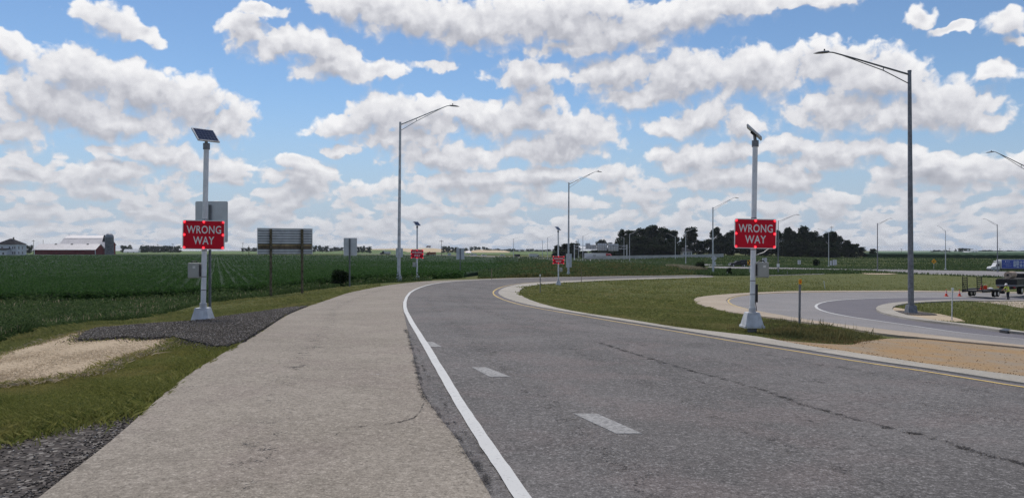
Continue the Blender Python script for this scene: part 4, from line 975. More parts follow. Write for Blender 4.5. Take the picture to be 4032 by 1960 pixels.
# ------------------------------------------------------------------ solar-powered flashing WRONG WAY signs
_txt1 = text_mesh('WRONG', .178, .775); _txt2 = text_mesh('WAY', .178, .475)
def wrong_way(px, Y, H, signz, label, lean, panel_rz, box_side, sign_rz=0.0, py_base=None, cable=False, base_scale=1.0):
    x, y = at(px, Y); z = zt(py_base, Y) if py_base else Tz(x, y) + .03
    root = empty('wrong_way_sign', (x, y, z)); tagit(root, label, 'traffic sign', 'flashing wrong way signs along the ramp')
    lx = math.tan(lean)
    def cx(h): return lx * h
    b = MB(); b.hexa(frustum(.205 * base_scale, .135 * base_scale, .04, .33)); b.build('pedestal', M['galv'], root, bevel=.012)
    b = MB(); b.hexa(frustum(.225 * base_scale, .222 * base_scale, -.01, .042)); b.build('pedestal_flange', M['galv'], root, bevel=.008)
    ped = [c for c in root.children][0]
    b = MB(); b.box(-.085, .085, -.20 * base_scale, -.165 * base_scale, .075, .235); dr = b.build('access_door', M['galv'], ped, bevel=.01); dr.rotation_euler = (math.radians(-13), 0, 0); dr.location = (0, -.006, .01)
    b = MB(); b.tube([(0, 0, -.5), (0, 0, -.005)], .105, 16); b.build('foundation', M['galv_dark'], root, True)
    b = MB(); b.tube([(cx(.3), 0, .3), (cx(H), 0, H)], .0575, 18); b.build('post', M['pole_paint'], root, True)
    b = MB(); b.tube([(cx(.33), 0, .325), (cx(.42), 0, .43)], .078, 16); b.build('base_collar', M['galv'], root, True)
    b = MB(); b.tube([(cx(H), 0, H - .12), (cx(H), 0, H + .02)], .075, 16); b.build('top_collar', M['galv_dark'], root, True)
    for h in (1.02, .72, signz - .36, signz + .34):
        b = MB(); b.tube([(cx(h), 0, h), (cx(h), 0, h + .018)], .062, 14); b.build('band', M['galv_dark'], root, True)
    # sign
    W_, H_ = .93, .635
    sp = MB(); sp.prism(rrect(W_, H_, .038), .004, axis='y', at0=-.002); s = sp.build('sign_panel', M['sign_red'], root)
    s.location = (cx(signz) + .012, -.088, signz); s.rotation_euler = (0, math.radians(1.0), sign_rz)
    fr = MB(); fr.add(*ring_plate(W_ + .022, H_ + .022, .046, .017, .010, -.006)); fr.build('sign_rim', M['sign_white'], s)
    for me, zz in ((_txt1, .118), (_txt2, -.125)):
        t = link('lettering', me, M['sign_white'], s); t.location = (.004, -.0045, zz)
    for (u, v) in ((-1, 1), (0, 1), (1, 1), (-1, 0), (1, 0), (-1, -1), (0, -1), (1, -1)):
        led = MB(); led.add(*sphere(.0125, 10, 6)); q = led.build('led', M['led'], s, True); q.location = (u * (W_ / 2 - .028), -.009, v * (H_ / 2 - .028))
        ln = MB(); ln.tube([(0, .0035, 0), (0, .0062, 0)], .030, 14); ln.build('led_halo_disc', M['lens'], q)  # added glowing disc, stands in for the halo of the LED
    bk = MB(); bk.box(-.40, .40, .004, .028, .15, .19); bk.box(-.40, .40, .004, .028, -.19, -.15); bk.build('stiffener', M['galv'], s)
    # control box
    bx = MB(); bx.box(-.125, .125, -.09, .09, -.17, .17); c = bx.build('control_box', M['box_grey'], root, bevel=.01)
    c.location = (cx(1.1) + box_side * .205, .0, signz - .80)
    d = MB(); d.box(-.112, .112, -.100, -.089, -.155, .155); d.build('box_door', M['box_grey'], c, bevel=.006)
    for k in range(2):
        st = MB(); st.box(-.03 + .02, .03 + .02, -.1035, -.100, .055 + k * .026, .071 + k * .026); st.build('sticker', M['sign_white'], c)
    h = MB(); h.tube([(-.09, 0, .17), (-.05, 0, .20), (.02, 0, .205), (.06, 0, .17)], .014, 8); h.build('cable_gland', M['dark_metal'], c)
    br = MB(); br.box(-.135 if box_side > 0 else .125, -.125 if box_side > 0 else .135, -.07, .07, -.13, .13); br.build('bracket', M['dark_metal'], c)
    if cable:
        k = MB(); k.tube([(cx(1.5) + .06, -.02, signz - .47), (cx(1.5) + .22, -.02, signz - .42), (cx(1.5) + .34, -.02, signz - .33)], .009, 8); k.build('cable', M['galv'], root, True)
        k = MB(); k.box(.085, .125, -.03, .03, .55, .95); k.build('conduit_box', M['dark_metal'], root, bevel=.008)
        k = MB(); k.tube([(.09, 0, .95), (.07, -.02, .85), (.065, -.02, .6), (.10, -.02, .35)], .008, 8); k.build('cable', M['dark_metal'], root, True)
    # solar panel
    p = MB(); p.box(-.26, .26, -.21, .21, -.018, .018); q = p.build('solar_panel', M['galv'], root)
    q.location = (cx(H) - .02, 0, H + .20); q.rotation_mode = 'XYZ'
    q.rotation_euler = (Matrix.Rotation(panel_rz, 3, 'Z') @ Matrix.Rotation(math.radians(45), 3, 'X')).to_euler()
    cc = MB(); cc.box(-.238, .238, -.188, .188, .0185, .0205); cc.build('solar_cells', M['pv'], q)
    jb = MB(); jb.box(-.07, .07, -.06, .06, -.06, -.0185); jb.build('junction_box', M['dark_metal'], q)
    nk = MB(); nk.tube([(cx(H), 0, H), (cx(H) - .01, 0, H + .10), (cx(H) - .02, 0, H + .19)], .035, 10); nk.build('mount', M['galv_dark'], root, True)
    return root
# facing vector (sin rz, -cos rz)
wrong_way(799, 17.8, 4.02, 1.97, 'flashing red WRONG WAY sign with grey box, standing beside the dark gravel patch', math.radians(1.15), math.radians(50), -1, math.radians(0), 1268)
wrong_way(2961, 17.5, 4.12, 2.07, 'flashing red WRONG WAY sign in tall grass between the two ramps, panel seen from behind', math.radians(1.0), math.radians(72), 1, math.radians(4), 1287, True)
wrong_way(1642, 59, 4.02, 1.95, 'small distant WRONG WAY sign beside the tall lamp post on the outer kerb', math.radians(.2), math.radians(55), -1)
wrong_way(2199, 65, 4.45, 2.06, 'small distant WRONG WAY sign standing on the grass inside the curve', math.radians(-.3), math.radians(55), 1)

# ------------------------------------------------------------------ street lamps
def lamp(px, ytop, Y, tips, label, r0=None, lean=0.0, base=True):
    x, y = at(px, Y); zb = Tz(x, y); H = zt(ytop, Y) - zb
    root = empty('street_lamp', (x, y, zb)); tagit(root, label, 'street lamp', 'street lamps of the interchange')
    k = H / 11.0; r0 = r0 or .115 * max(k, .9); n = 14 if Y < 150 else 8
    lx = math.tan(lean)
    dark = M['galv_dark'] if px > 3000 and Y < 230 else M['galv']
    b = MB(); b.tube([(0, 0, 0), (lx * H * .5, 0, H * .5), (lx * H, 0, H)], [r0, r0 * .82, r0 * .60], n); b.build('pole', dark, root, True)
    if base:
        b = MB(); b.hexa(frustum(r0 * 1.75, r0 * 1.3, -.05, .42)); b.build('transformer_base', dark, root, bevel=.02)
        b = MB(); b.tube([(0, 0, .42), (0, 0, .50)], r0 * 1.2, n); b.build('base_ring', dark, root)
    b = MB(); b.tube([(lx * H, 0, H - .02), (lx * H, 0, H + .06)], r0 * .66, n); b.build('pole_cap', dark, root)
    for (tx, ty) in tips:
        L = (tx - px) / FPX * Y - lx * H; rise = (ytop - ty) / FPX * Y; s = 1 if L > 0 else -1; a = abs(L) / 4.4
        q = lambda u, w: (lx * H + s * u * a, 0, H + (w + .135) / 1.1 * (rise + .135) - .135)
        ar = MB()
        ar.tube([q(.0, -.135), q(1.2, .24), q(2.4, .62), q(3.26, .875), q(3.5, .945), q(3.75, .965)], [.045, .042, .038, .034, .03, .03], 8)
        am = ar.build('arm', dark, root, True)
        ar = MB(); ar.tube([(lx * H, 0, H - .56), q(1.2, .07), q(3.2, .855)], .022, 6); ar.build('arm_brace', dark, am, True)
        ar = MB(); ar.tube([q(1.2, .07), q(1.2, .24)], .02, 6); ar.build('arm_strut', dark, am)
        hd = MB()
        P0, P1 = Vector(q(3.68, .96)), Vector(q(4.4, .90))
        pts = [P0.lerp(P1, t) for t in (0, .06, .35, .75, 1)]; hw = [.05, .10, .15, .13, .03]; ht = [.05, .075, .08, .06, .012]
        V = []; F = []
        for p, w, h in zip(pts, hw, ht):
            for c in range(10):
                t = 2 * math.pi * c / 10; V.append((p.x, p.y + w * math.cos(t), p.z + h * math.sin(t) * (1 if math.sin(t) > 0 else .45)))
        for i in range(4):
            for c in range(10): e = (c + 1) % 10; F.append((i * 10 + c, i * 10 + e, i * 10 + 10 + e, i * 10 + 10 + c))
        F += [tuple(range(9, -1, -1)), tuple(40 + c for c in range(10))]
        hd.add(V, F); hh = hd.build('lamp_head', M['galv_dark'], root, True)
        if Y < 120:
            pc = MB(); m = P0.lerp(P1, .3); pc.tube([(m.x, m.y, m.z + .07), (m.x, m.y, m.z + .16)], .035, 8); pc.build('photocell', M['dark_metal'], hh)
    return root
lamp(1570, 484, 55, [(1809, 416)], 'tall street lamp on the outer kerb of the curve, beside the small wrong way sign', .125, math.radians(.55))
lamp(3587, 283, 36, [(3203, 206)], 'largest street lamp, thick grey pole on the grass island with straw', .132, math.radians(-.35))
lamp(2238, 721, 93.6, [(2371, 675)], 'street lamp beyond the ramp, next to the wrong way sign inside the curve', .125, math.radians(.3))
lamp(2807, 817, 131, [(2910, 778)], 'street lamp carrying the back of a diamond sign, where the ramp meets the far grass', .14)
lamp(3064, 870, 166, [(3149, 845)], 'street lamp with a small white cabinet on its pole beside the wrong way panel', .14)
lamp(3263, 914, 290, [(3218, 901)], 'street lamp in front of the dark wood, arm reaching towards the wrong way sign', .16)
lamp(3455, 880, 190, [(3515, 860)], 'street lamp rising from the pale straw patch near the highway', .15)
lamp(3723, 908, 255, [(3689, 889)], 'street lamp beside the yellow diamond sign across the highway', .16)
lamp(3928, 884, 215, [(3868, 861)], 'street lamp in front of the blue box truck, leaning a little', .15, math.radians(-.4))
lamp(4074, 668, 73, [(3881, 598)], 'street lamp at the picture edge of which only the arm and head show', .13)
lamp(2700, 910, 290, [(2751, 896)], 'street lamp in front of the single round tree and the house', .16)
lamp(2659, 931, 385, [(2623, 919)], 'street lamp before the dark wood with its arm turned to the gantry', .17)
lamp(2479, 921, 372, [(2522, 907)], 'street lamp close by the right leg of the sign gantry, arm over the wood', .17)
lamp(2457, 936, 430, [(2441, 931)], 'short-armed street lamp just at the right end of the sign gantry', .18)
lamp(2295, 928, 410, [(2334, 915)], 'street lamp just behind the red truck trailer, arm over the gantry', .18)
lamp(2278, 942, 500, [(2253, 932)], 'far street lamp between the lamp with signs and the gantry panels', .19)
lamp(2156, 934, 460, [(2190, 924)], 'far street lamp whose arm reaches behind the small wrong way sign', .18)
lamp(2136, 946, 540, [(2111, 936)], 'far street lamp beside the white box truck, arm turned to the fields', .2)
lamp(2022, 940, 495, [(1999, 943), (2054, 931)], 'far twin-armed street lamp standing beside the dark green bin', .19)

# ------------------------------------------------------------------ signs seen from behind
def sign_back(px, Y, x0, x1, y0, y1, label, name='blank_sign', r=.05, post_top=None, base_py=None, post_w=.045, dark_post=True, cat='road sign'):
    bx, by = at(px, Y); zb = Tz(bx, by) - .1
    root = empty(name, (bx, by, zb)); tagit(root, label, cat, 'road signs seen from behind')
    w = (x1 - x0) / FPX * Y; h = (y1 - y0) / FPX * Y; ccx = ((x0 + x1) / 2 - px) / FPX * Y; ccz = zt((y0 + y1) / 2, Y) - zb
    p = MB(); p.prism(rrect(w, h, min(r, w * .2)), .004, axis='y', at0=-.002); s = p.build('sign_plate', M['sign_back'], root); s.location = (ccx, .04, ccz)
    e = MB(); e.add(*ring_plate(w + .012, h + .012, min(r, w * .2), .012, .007, -.0045)); e.build('plate_edge', M['sign_white'], s)
    tp = (zt(post_top, Y) - zb) if post_top else ccz + h / 2 - .04
    b = MB(); q = post_w
    b.box(-q, q, .0, .012, 0, tp); b.box(-q, -q + .010, -.03, .0, 0, tp); b.box(q - .010, q, -.03, .0, 0, tp); b.build('post', M['galv_dark'] if dark_post else M['galv'], root)
    for f in (.22, .78):
        t = MB(); t.tube([(0, -.012, ccz - h / 2 + h * f), (0, -.002, ccz - h / 2 + h * f)], .012, 8); t.build('bolt', M['galv_dark'], root)
    return root
sign_back(827, 26.6, 768, 895, 793, 953, 'large blank back of a road sign rising behind the nearest wrong way sign', post_top=806, post_w=.04)
sign_back(1377, 47.6, 1353, 1405, 937, 1006, 'blank grey back of a sign on a thin post between the bush and the lamp')
sign_back(1572, 92, 1559, 1586, 977, 1012, 'grey sign back half hidden behind the tall lamp pole on the curve')
sign_back(1812, 82, 1797, 1828, 977, 1021, 'grey sign back standing alone in the bean field beyond the curve')
sign_back(2240, 104, 2229, 2251, 999, 1052, 'tall narrow sign back right behind the lamp post inside the curve', r=.03)
sign_back(1769, 330, 1763, 1776, 996, 1006, 'tiny white sign back at the far edge of the bean field', r=.1)
sign_back(3147, 270, 3141, 3153, 1024, 1040, 'small white sign back on the highway bank below the wood', r=.1)
sign_back(3276, 262, 3268, 3277, 1026, 1044, 'narrower white sign back of the pair before the wood', r=.1)
sign_back(3287, 262, 3279, 3295, 1023, 1044, 'wider white sign back of the pair before the wood', r=.1)
sign_back(3009, 250, 3001, 3007, 1016, 1034, 'slim white sign back just past the control box of the wrong way sign', r=.1)
sign_back(3016, 250, 3009, 3020, 1015, 1035, 'broad white sign back just past the control box of the wrong way sign', r=.1)
def diamond(px, Y, cy, half, mat, label, name, arrow=False, face=-1, extra=None):
    bx, by = at(px, Y); zb = Tz(bx, by) - .1; root = empty(name, (bx, by, zb)); tagit(root, label, 'road sign')
    a = half / FPX * Y; cz = zt(cy, Y) - zb
    p = MB(); n = [(u * math.sqrt(2) / 1, v * math.sqrt(2)) for u, v in ()]
    sq = rrect(a * math.sqrt(2), a * math.sqrt(2), a * .12); c = math.cos(math.pi / 4)
    p.prism([((u - v) * c, (u + v) * c) for u, v in sq], .006, axis='y', at0=-.003); s = p.build('sign_plate', mat, root); s.location = (0, -.06, cz)
    if arrow:
        ar = MB(); ar.prism([(-.06 * a, -.40 * a), (.07 * a, -.40 * a), (.07 * a, .10 * a), (.20 * a, .10 * a), (0.0 * a, .42 * a), (-.20 * a, .10 * a), (-.06 * a, .10 * a)], .004, axis='y', at0=-.0085); ar.build('arrow', M['black_print'], s)
        ar = MB(); ar.prism([(-.30 * a, -.15 * a), (-.18 * a, -.27 * a), (-.03 * a, -.12 * a), (-.08 * a, -.02 * a)], .004, axis='y', at0=-.0085); ar.build('arrow', M['black_print'], s)
    b = MB(); b.box(-.05, .05, -.03, .03, 0, cz + a * .6); b.build('post', M['galv'], root)
    if extra:
        w, h, dz = extra; e = MB(); e.box(-w / 2, w / 2, -.065, -.057, cz - a - h - dz, cz - a - dz); e.build('sub_plate', mat, root)
    return root
diamond(3677, 262, 1029, 10.5, M['sign_yellow'], 'yellow diamond sign with a black merge arrow across the highway', 'merge_sign', True)
diamond(2811, 134, 1017, 12, M['sign_back'], 'grey back of a diamond sign standing behind a lamp pole at the ramp end', 'diamond_sign', False, extra=(.62, .7, .05))
# chevron board, mostly behind the wrong way post
_x, _y = at(2951, 150); _r = empty('chevron_sign', (_x, _y, Tz(_x, _y) - .1)); tagit(_r, 'yellow chevron board showing just beside the nearer post of the wrong way sign', 'road sign')
_h = zt(1034, 150) - _r.location.z
_b = MB(); _b.box(-.38, .38, -.01, .0, _h - .5, _h + .5); _s = _b.build('sign_plate', M['sign_yellow'], _r)
_b = MB(); _b.prism([(-.3, -.45), (-.05, -.45), (.3, 0), (-.05, .45), (-.3, .45), (.05, 0)], .004, axis='y', at0=-.016); _c = _b.build('chevron', M['black_print'], _s); _c.location = (-.1, 0, _h)
_b = MB(); _b.box(-.04, .04, .002, .05, 0, _h + .4); _b.build('post', M['galv'], _r)
# small cabinet on the lamp pole
_x, _y = at(3063, 165.7); _b = MB(); _b.box(-.30, .30, -.22, -.12, zt(1051, 166), zt(1038, 166)); _b.box(-.12, .12, -.225, -.221, zt(1048, 166), zt(1041, 166)); _o = _b.build('pole_cabinet', M['sign_white'], None, bevel=.03); _o.location = (_x, _y, 0)
tagit(_o, 'small white cabinet strapped to a lamp pole beside the wrong way panel', 'cabinet')

# the big slatted sign back
def slatted():
    Yl, Yr = 41.6, 42.3
    A = Vector((*at(1065, Yl), 0)); B = Vector((*at(1188, Yr), 0)); d = (B - A); ang = math.atan2(d.y, d.x); L = d.length
    z0 = min(Tz(A.x, A.y), Tz(B.x, B.y)) - .25
    root = empty('slatted_sign', (A.x, A.y, z0), ang); tagit(root, 'wide sign seen from behind, horizontal metal slats on two rusty beam posts', 'road sign')
    top = zt(901, 42) - z0; bot = zt(1001, 42) - z0; x0 = -(1065 - 1019) / FPX * Yl * 1.04; x1 = L + (1226 - 1188) / FPX * Yr * 1.04
    n = 10; sh = (top - bot) / n
    for k in range(n):
        zt1 = top - k * sh; b = MB(); b.box(x0, x1, .0, .035, zt1 - sh + .026, zt1 - .004); b.box(x0, x1, -.04, .0, zt1 - sh + .026, zt1 - sh + .036)
        mt = M['slat_brown'] if k in (6,) else M['slat_dark'] if k == 7 else M['slat_grey']
        b.build('slat', mt, root)
    b = MB(); b.box(x0 - .02, x1 + .02, .0375, .042, bot, top); b.build('sign_face', M['dark_metal'], root)  # backing coloured dark so the gaps between slats read as shadow
    b = MB(); b.box(x0 - .03, x0 - .004, -.03, .05, bot, top); b.box(x1 + .004, x1 + .03, -.03, .05, bot, top); b.box(x0 - .03, x1 + .03, -.03, .05, top + .002, top + .03); b.build('edge_trim', M['sign_white'], root)
    for px_ in (0, L):
        b = MB(); w = .055
        b.box(px_ - w, px_ + w, -.19, -.175, 0, top - .02); b.box(px_ - w, px_ + w, -.05, -.035, 0, top - .02); b.box(px_ - .008, px_ + .008, -.175, -.05, 0, top - .02)
        b.build('beam_post', M['rust'], root)
    return root
slatted()

# ------------------------------------------------------------------ delineator posts and stakes
def delineator(px, y0, y1, Y, label, top, lean=0.0, r=.026, mat=None):
    x, y = at(px, Y); zb = Tz(x, y) - .05; H = zt(y0, Y) - zb
    root = empty('marker_post', (x, y, zb)); tagit(root, label, 'post', 'marker posts along the ramps'); lx = math.tan(lean)
    b = MB(); b.box(-r, r, -.006, .006, 0, H); b.box(-r, -r + .008, .006, .022, 0, H); b.box(r - .008, r, .006, .022, 0, H)
    p = b.build('shaft', mat or M['galv_dark'], root); p.rotation_euler = (0, lean, 0)
    if top is not None:
        b = MB(); b.prism(rrect(.085, .14, .03), .012, axis='y', at0=-.02); q = b.build('reflector', top, root); q.location = (lx * H, 0, H - .06)
        b = MB(); b.add(*sphere(.022, 8, 5)); b.build('reflector_button', M['sign_white'] if top is not M['sign_yellow'] else M['orange'], q).location = (0, -.022, .0)
    return root
delineator(3148, 1100, 1276, 21, 'grey marker post with a yellow reflector in tall grass by the wrong way sign', M['sign_yellow'], math.radians(.7))
delineator(2127, 1080, 1156, 49, 'grey marker post with a pale reflector at the nose of the grass island', M['sign_white'])
delineator(2289, 1057, 1110, 72, 'thin brown marker post at the inner edge of the curving ramp', None, 0, .022, M['wood'])
delineator(1936, 1056, 1095, 72, 'thin pale stake standing in the weeds beyond the outer kerb', None, 0, .03, M['wood'])
delineator(3249, 1105, 1136, 84, 'leaning pale stake in the lawn behind the entrance ramp', None, math.radians(-8), .03, M['sign_back'])
delineator(3748, 1133, 1268, 30, 'thin post with a white cap near the island kerb, in front of the trailer', M['sign_white'], math.radians(1.0), .018, M['galv'])
delineator(2861, 1070, 1086, 128, 'short leaning stake beyond the ramp by the dark shrub', None, math.radians(10), .04, M['sign_back'])
delineator(3082, 1066, 1080, 165, 'left one of two short dark posts on the far ramp pavement', None, 0, .05)
delineator(3100, 1066, 1084, 158, 'right one of two short dark posts on the far ramp pavement', None, 0, .05)
# ------------------------------------------------------------------ trees
def tree_mesh(seed, H=20.0, R=8.0, n=5200, leaf=.95, shape='round'):
    r = np.random.default_rng(seed)
    nb = 34; th = r.uniform(0, 2 * math.pi, nb); u = r.uniform(0, 1, nb)
    if shape == 'cone':
        hz = r.uniform(.08, .98, nb); rr = (1 - hz) * R * .8 * r.uniform(.5, 1, nb); cr = np.full(nb, R * .28) * (1.2 - hz)
    else:
        hz = .14 + .77 * u; prof = np.sin(np.pi * np.clip((hz + .06) / 1.08, 0, 1)) ** .6; rr = prof * R * r.uniform(.15, .74, nb); cr = R * r.uniform(.24, .42, nb)
    C = np.stack([rr * np.cos(th), rr * np.sin(th), hz * H], 1)
    k = r.integers(0, nb, n); d = r.normal(size=(n, 3)); d /= np.linalg.norm(d, axis=1, keepdims=True)
    P = C[k] + d * (cr[k] * r.uniform(.25, 1.06, n) ** .6)[:, None] * np.array([1, 1, .78])
    P[:, 2] = np.clip(P[:, 2], H * .05, H)
    global rng
    keep = rng; rng = r; me = leaves_mesh('crown', P, leaf * r.uniform(.6, 1.4, n), .15, .8); rng = keep
    me.materials.append(M['tree'])
    b = MB(); b.tube([(0, 0, -.5), (.1, .05, H * .25), (.0, .1, H * .55), (.1, 0, H * .8)], [R * .055, R * .045, R * .03, R * .01], 7)
    for _ in range(6):
        c = C[r.integers(0, nb)]; z0 = r.uniform(.2, .5) * H; b.tube([(0, 0, z0), tuple(c * np.array([.5, .5, 0]) + np.array([0, 0, (z0 + c[2]) * .5])), tuple(c)], [R * .03, R * .02, R * .008], 5)
    tm = bpy.data.meshes.new('trunk'); tm.from_pydata(b.V, [], b.F); tm.update(); tm.materials.append(M['bark'])
    return me, tm, H, R
PROTO = [tree_mesh(s) for s in (11, 12, 13, 14, 15, 16)]
FARP = []
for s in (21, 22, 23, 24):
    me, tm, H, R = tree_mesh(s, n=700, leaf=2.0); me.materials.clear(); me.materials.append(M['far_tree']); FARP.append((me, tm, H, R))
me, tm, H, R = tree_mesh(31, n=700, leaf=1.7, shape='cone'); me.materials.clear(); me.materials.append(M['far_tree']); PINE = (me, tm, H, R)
BUSH = [tree_mesh(s, H=4.0, R=3.2, n=2600, leaf=.36) for s in (41, 42)]
_cnt = [0]
def tree(proto, px, ytop, wpx, Y, label, group, name='tree', rz=None, sink=.3):
    me, tm, H, R = proto; x, y = at(px, Y); zb = Tz(x, y) - sink
    h = zt(ytop, Y) - zb; w = wpx / FPX * Y / 2
    root = empty(name, (x, y, zb), rz if rz is not None else (px * 1.37) % 6.28); root.scale = (w / R * 1.16, w / R * 1.16, max(h, .5) / H)
    tagit(root, label, 'bush' if 'bush' in name or 'shrub' in name else 'tree', group)
    link('crown', me, None, root); link('trunk', tm, None, root)
    _cnt[0] += 1
    return root
ORD = ['first', 'second', 'third', 'fourth', 'fifth', 'sixth', 'seventh', 'eighth', 'ninth', 'tenth', 'eleventh', 'twelfth', 'thirteenth', 'fourteenth', 'fifteenth', 'sixteenth']
def P_(i): return PROTO[i % len(PROTO)]
# the wood right of the gantry
g1 = 'trees of the big wood behind the gantry'
LBL1 = 'dark leafy tree low in the front of the big wood past the gantry'
for i, (px, ty, w, Y) in enumerate([(2450, 899, 66, 505), (2490, 902, 76, 500), (2535, 893, 80, 510), (2570, 886, 84, 505), (2612, 894, 86, 500), (2650, 905, 66, 505), (2445, 955, 62, 476), (2470, 935, 86, 490), (2505, 958, 86, 474), (2525, 928, 96, 486), (2570, 962, 92, 470), (2590, 932, 96, 484), (2635, 958, 82, 472), (2640, 938, 78, 488), (2668, 962, 46, 480)]):
    tree(P_(i), px, ty, w, Y, (ORD[i] + ' skyline tree from the left in the big wood past the gantry') if i < 6 else ORD[i - 6] + ' of the low front trees of the big wood past the gantry', g1)
tree(P_(1), 2718, 891, 84, 500, 'single tall round tree standing above the pale house', None)
tree(P_(3), 2690, 950, 52, 510, 'low dark tree just beside the pale house, towards the big wood', None)
g2 = 'trees between the single tree and the wrong way panel'
for i, (px, ty, w, Y) in enumerate([(2762, 945, 52, 505), (2795, 941, 56, 500), (2820, 893, 54, 505), (2838, 925, 50, 500), (2865, 912, 60, 505), (2890, 905, 62, 498), (2830, 955, 60, 490), (2880, 950, 70, 488)]):
    tree(P_(i + 2), px, ty, w, Y, ORD[i] + ' of the dark trees between the single round tree and wrong way panel', g2)
g3 = 'trees of the wood sloping down behind the wrong way panel'
L3 = 'dark tree low in the front of the wood sloping down past the wrong way panel'
for i, (px, ty, w, Y) in enumerate([(2935, 912, 70, 500), (2975, 908, 70, 505), (3015, 910, 70, 500), (3055, 906, 64, 500), (3103, 893, 54, 505), (3130, 908, 60, 500), (3163, 886, 74, 505), (3200, 908, 66, 498), (3232, 928, 54, 500), (3256, 914, 50, 502), (3280, 909, 54, 500), (3305, 927, 56, 495), (3335, 943, 52, 492), (3362, 957, 52, 488), (3390, 972, 56, 480), (2960, 950, 80, 488), (3020, 948, 84, 486), (3090, 945, 84, 485), (3120, 975, 80, 470), (3150, 938, 90, 482), (3200, 978, 80, 468), (3215, 950, 90, 480), (3270, 980, 80, 466), (3280, 952, 88, 480), (3340, 968, 66, 476)]):
    tree(P_(i + 1), px, ty, w, Y, (ORD[i] + ' skyline tree from the left in the wood sloping past the wrong way panel') if i < 15 else ORD[i - 15] + ' of the low front trees of the wood sloping past the wrong way panel', g3)
tree(P_(2), 3437, 978, 34, 520, 'small round tree standing alone past the sloping end of the wood', None)
g4 = 'trees behind the nearer small wrong way sign'
for i, (px, ty, w, Y) in enumerate([(2192, 962, 46, 530), (2226, 957, 58, 535), (2262, 954, 54, 530), (2212, 985, 60, 520), (2255, 985, 50, 520)]):
    tree(P_(i), px, ty, w, Y, ORD[i] + ' dark tree of the clump behind the lamp and small sign inside the curve', g4)
tree(P_(4), 2370, 943, 52, 560, 'domed tree showing above the gantry sign panels', None)
for i, (px, ty, w) in enumerate([(2300, 988, 50), (2340, 984, 50), (2385, 980, 54), (2420, 975, 46), (2320, 996, 60), (2365, 995, 60), (2410, 992, 60)]):
    tree(P_(i + 3), px, ty, w, 545, ORD[i] + ' low dark tree of the thicket below the gantry sign panels', 'thicket below the gantry panels')
# bushes
def bush(i, px, ytop, w, Y, label): return tree(BUSH[i % 2], px, ytop, w, Y, label, None, 'bush', sink=.15)
bush(0, 1335, 1061, 76, 49, 'round dark bush at the edge of the bean field beside a sign post')
bush(1, 2756, 1028, 50, 140, 'round dark shrub at the end of the weedy bank, past the pale dry grass')
bush(0, 2872, 1054, 28, 131, 'low dark shrub beside the short leaning stake at the ramp end')
bush(1, 3213, 1018, 30, 300, 'dark shrub on the highway bank near the white sign backs')
# far tree lines
def far_line(x0, x1, ytop, Y, n, label, group, protos=None, jit=4, wmul=1.0):
    for i in range(n):
        px = x0 + (x1 - x0) * (i + .5) / n + random.uniform(-2, 2); w = (x1 - x0) / n * 1.5 * wmul
        tree((protos or FARP)[i % len(protos or FARP)], px, ytop + random.uniform(-1, jit), w, Y * random.uniform(.97, 1.03), (ORD[i] + ' from the left, ' + label) if n > 1 else label, group)
far_line(60, 130, 962, 800, 6, 'distant tree in the row between the farmhouse and the red barn', 'tree row by the farmhouse')
far_line(476, 521, 964, 1000, 3, 'distant round tree behind the long white shed', 'trees behind the white shed')
far_line(548, 706, 966, 1020, 12, 'distant conifer in the windbreak past the long white shed', 'conifer windbreak', [PINE, FARP[0], FARP[2], PINE, FARP[1]], wmul=1.5)
far_line(950, 1020, 973, 1500, 6, 'hazy distant tree just before the slatted sign back', 'trees before the slatted sign')
far_line(1222, 1292, 966, 1200, 5, 'distant tree just past the slatted sign back', 'trees past the slatted sign')
far_line(1298, 1356, 972, 1250, 4, 'distant tree left of the single-post sign back', 'trees by the single sign back')
far_line(1404, 1462, 968, 1000, 5, 'distant bright tree below the tan hill, past the single sign back', 'trees below the tan hill')
far_line(1740, 1800, 969, 1050, 5, 'distant tree beside the bare utility pole', 'trees beside the utility pole')
far_line(1796, 1842, 974, 1300, 3, 'distant tree on the skyline above the lone sign back', 'trees above the lone sign back')
far_line(1852, 1890, 970, 1560, 3, 'distant tree on top of the small tan hill', 'trees on the small tan hill')
far_line(1898, 1922, 971, 1560, 2, 'distant dark tree at the falling end of the small tan hill', 'trees at the hill end')
far_line(1924, 2062, 978, 1600, 9, 'hazy tree in the low skyline around the twin-armed lamp', 'trees around the twin-armed lamp')
far_line(2072, 2168, 979, 1700, 6, 'hazy tree in the low skyline behind the white box truck', 'trees behind the box truck')
far_line(3515, 3560, 989, 1900, 2, 'tiny skyline tree near the thick lamp pole', 'skyline trees by the thick pole')
far_line(3664, 3742, 984, 1500, 6, 'hazy skyline tree around the lamp by the yellow diamond sign', 'skyline trees by the diamond sign')
far_line(3756, 3766, 978, 1500, 1, 'tiny pointed conifer alone on the far skyline', None, [PINE], wmul=1.0)
far_line(3772, 3832, 976, 1500, 5, 'distant tree beside the white farm roofs on the skyline', 'trees by the white roofs')
far_line(3850, 4040, 985, 1700, 10, 'hazy tree in the low wood behind the blue truck', 'low wood behind the blue truck')

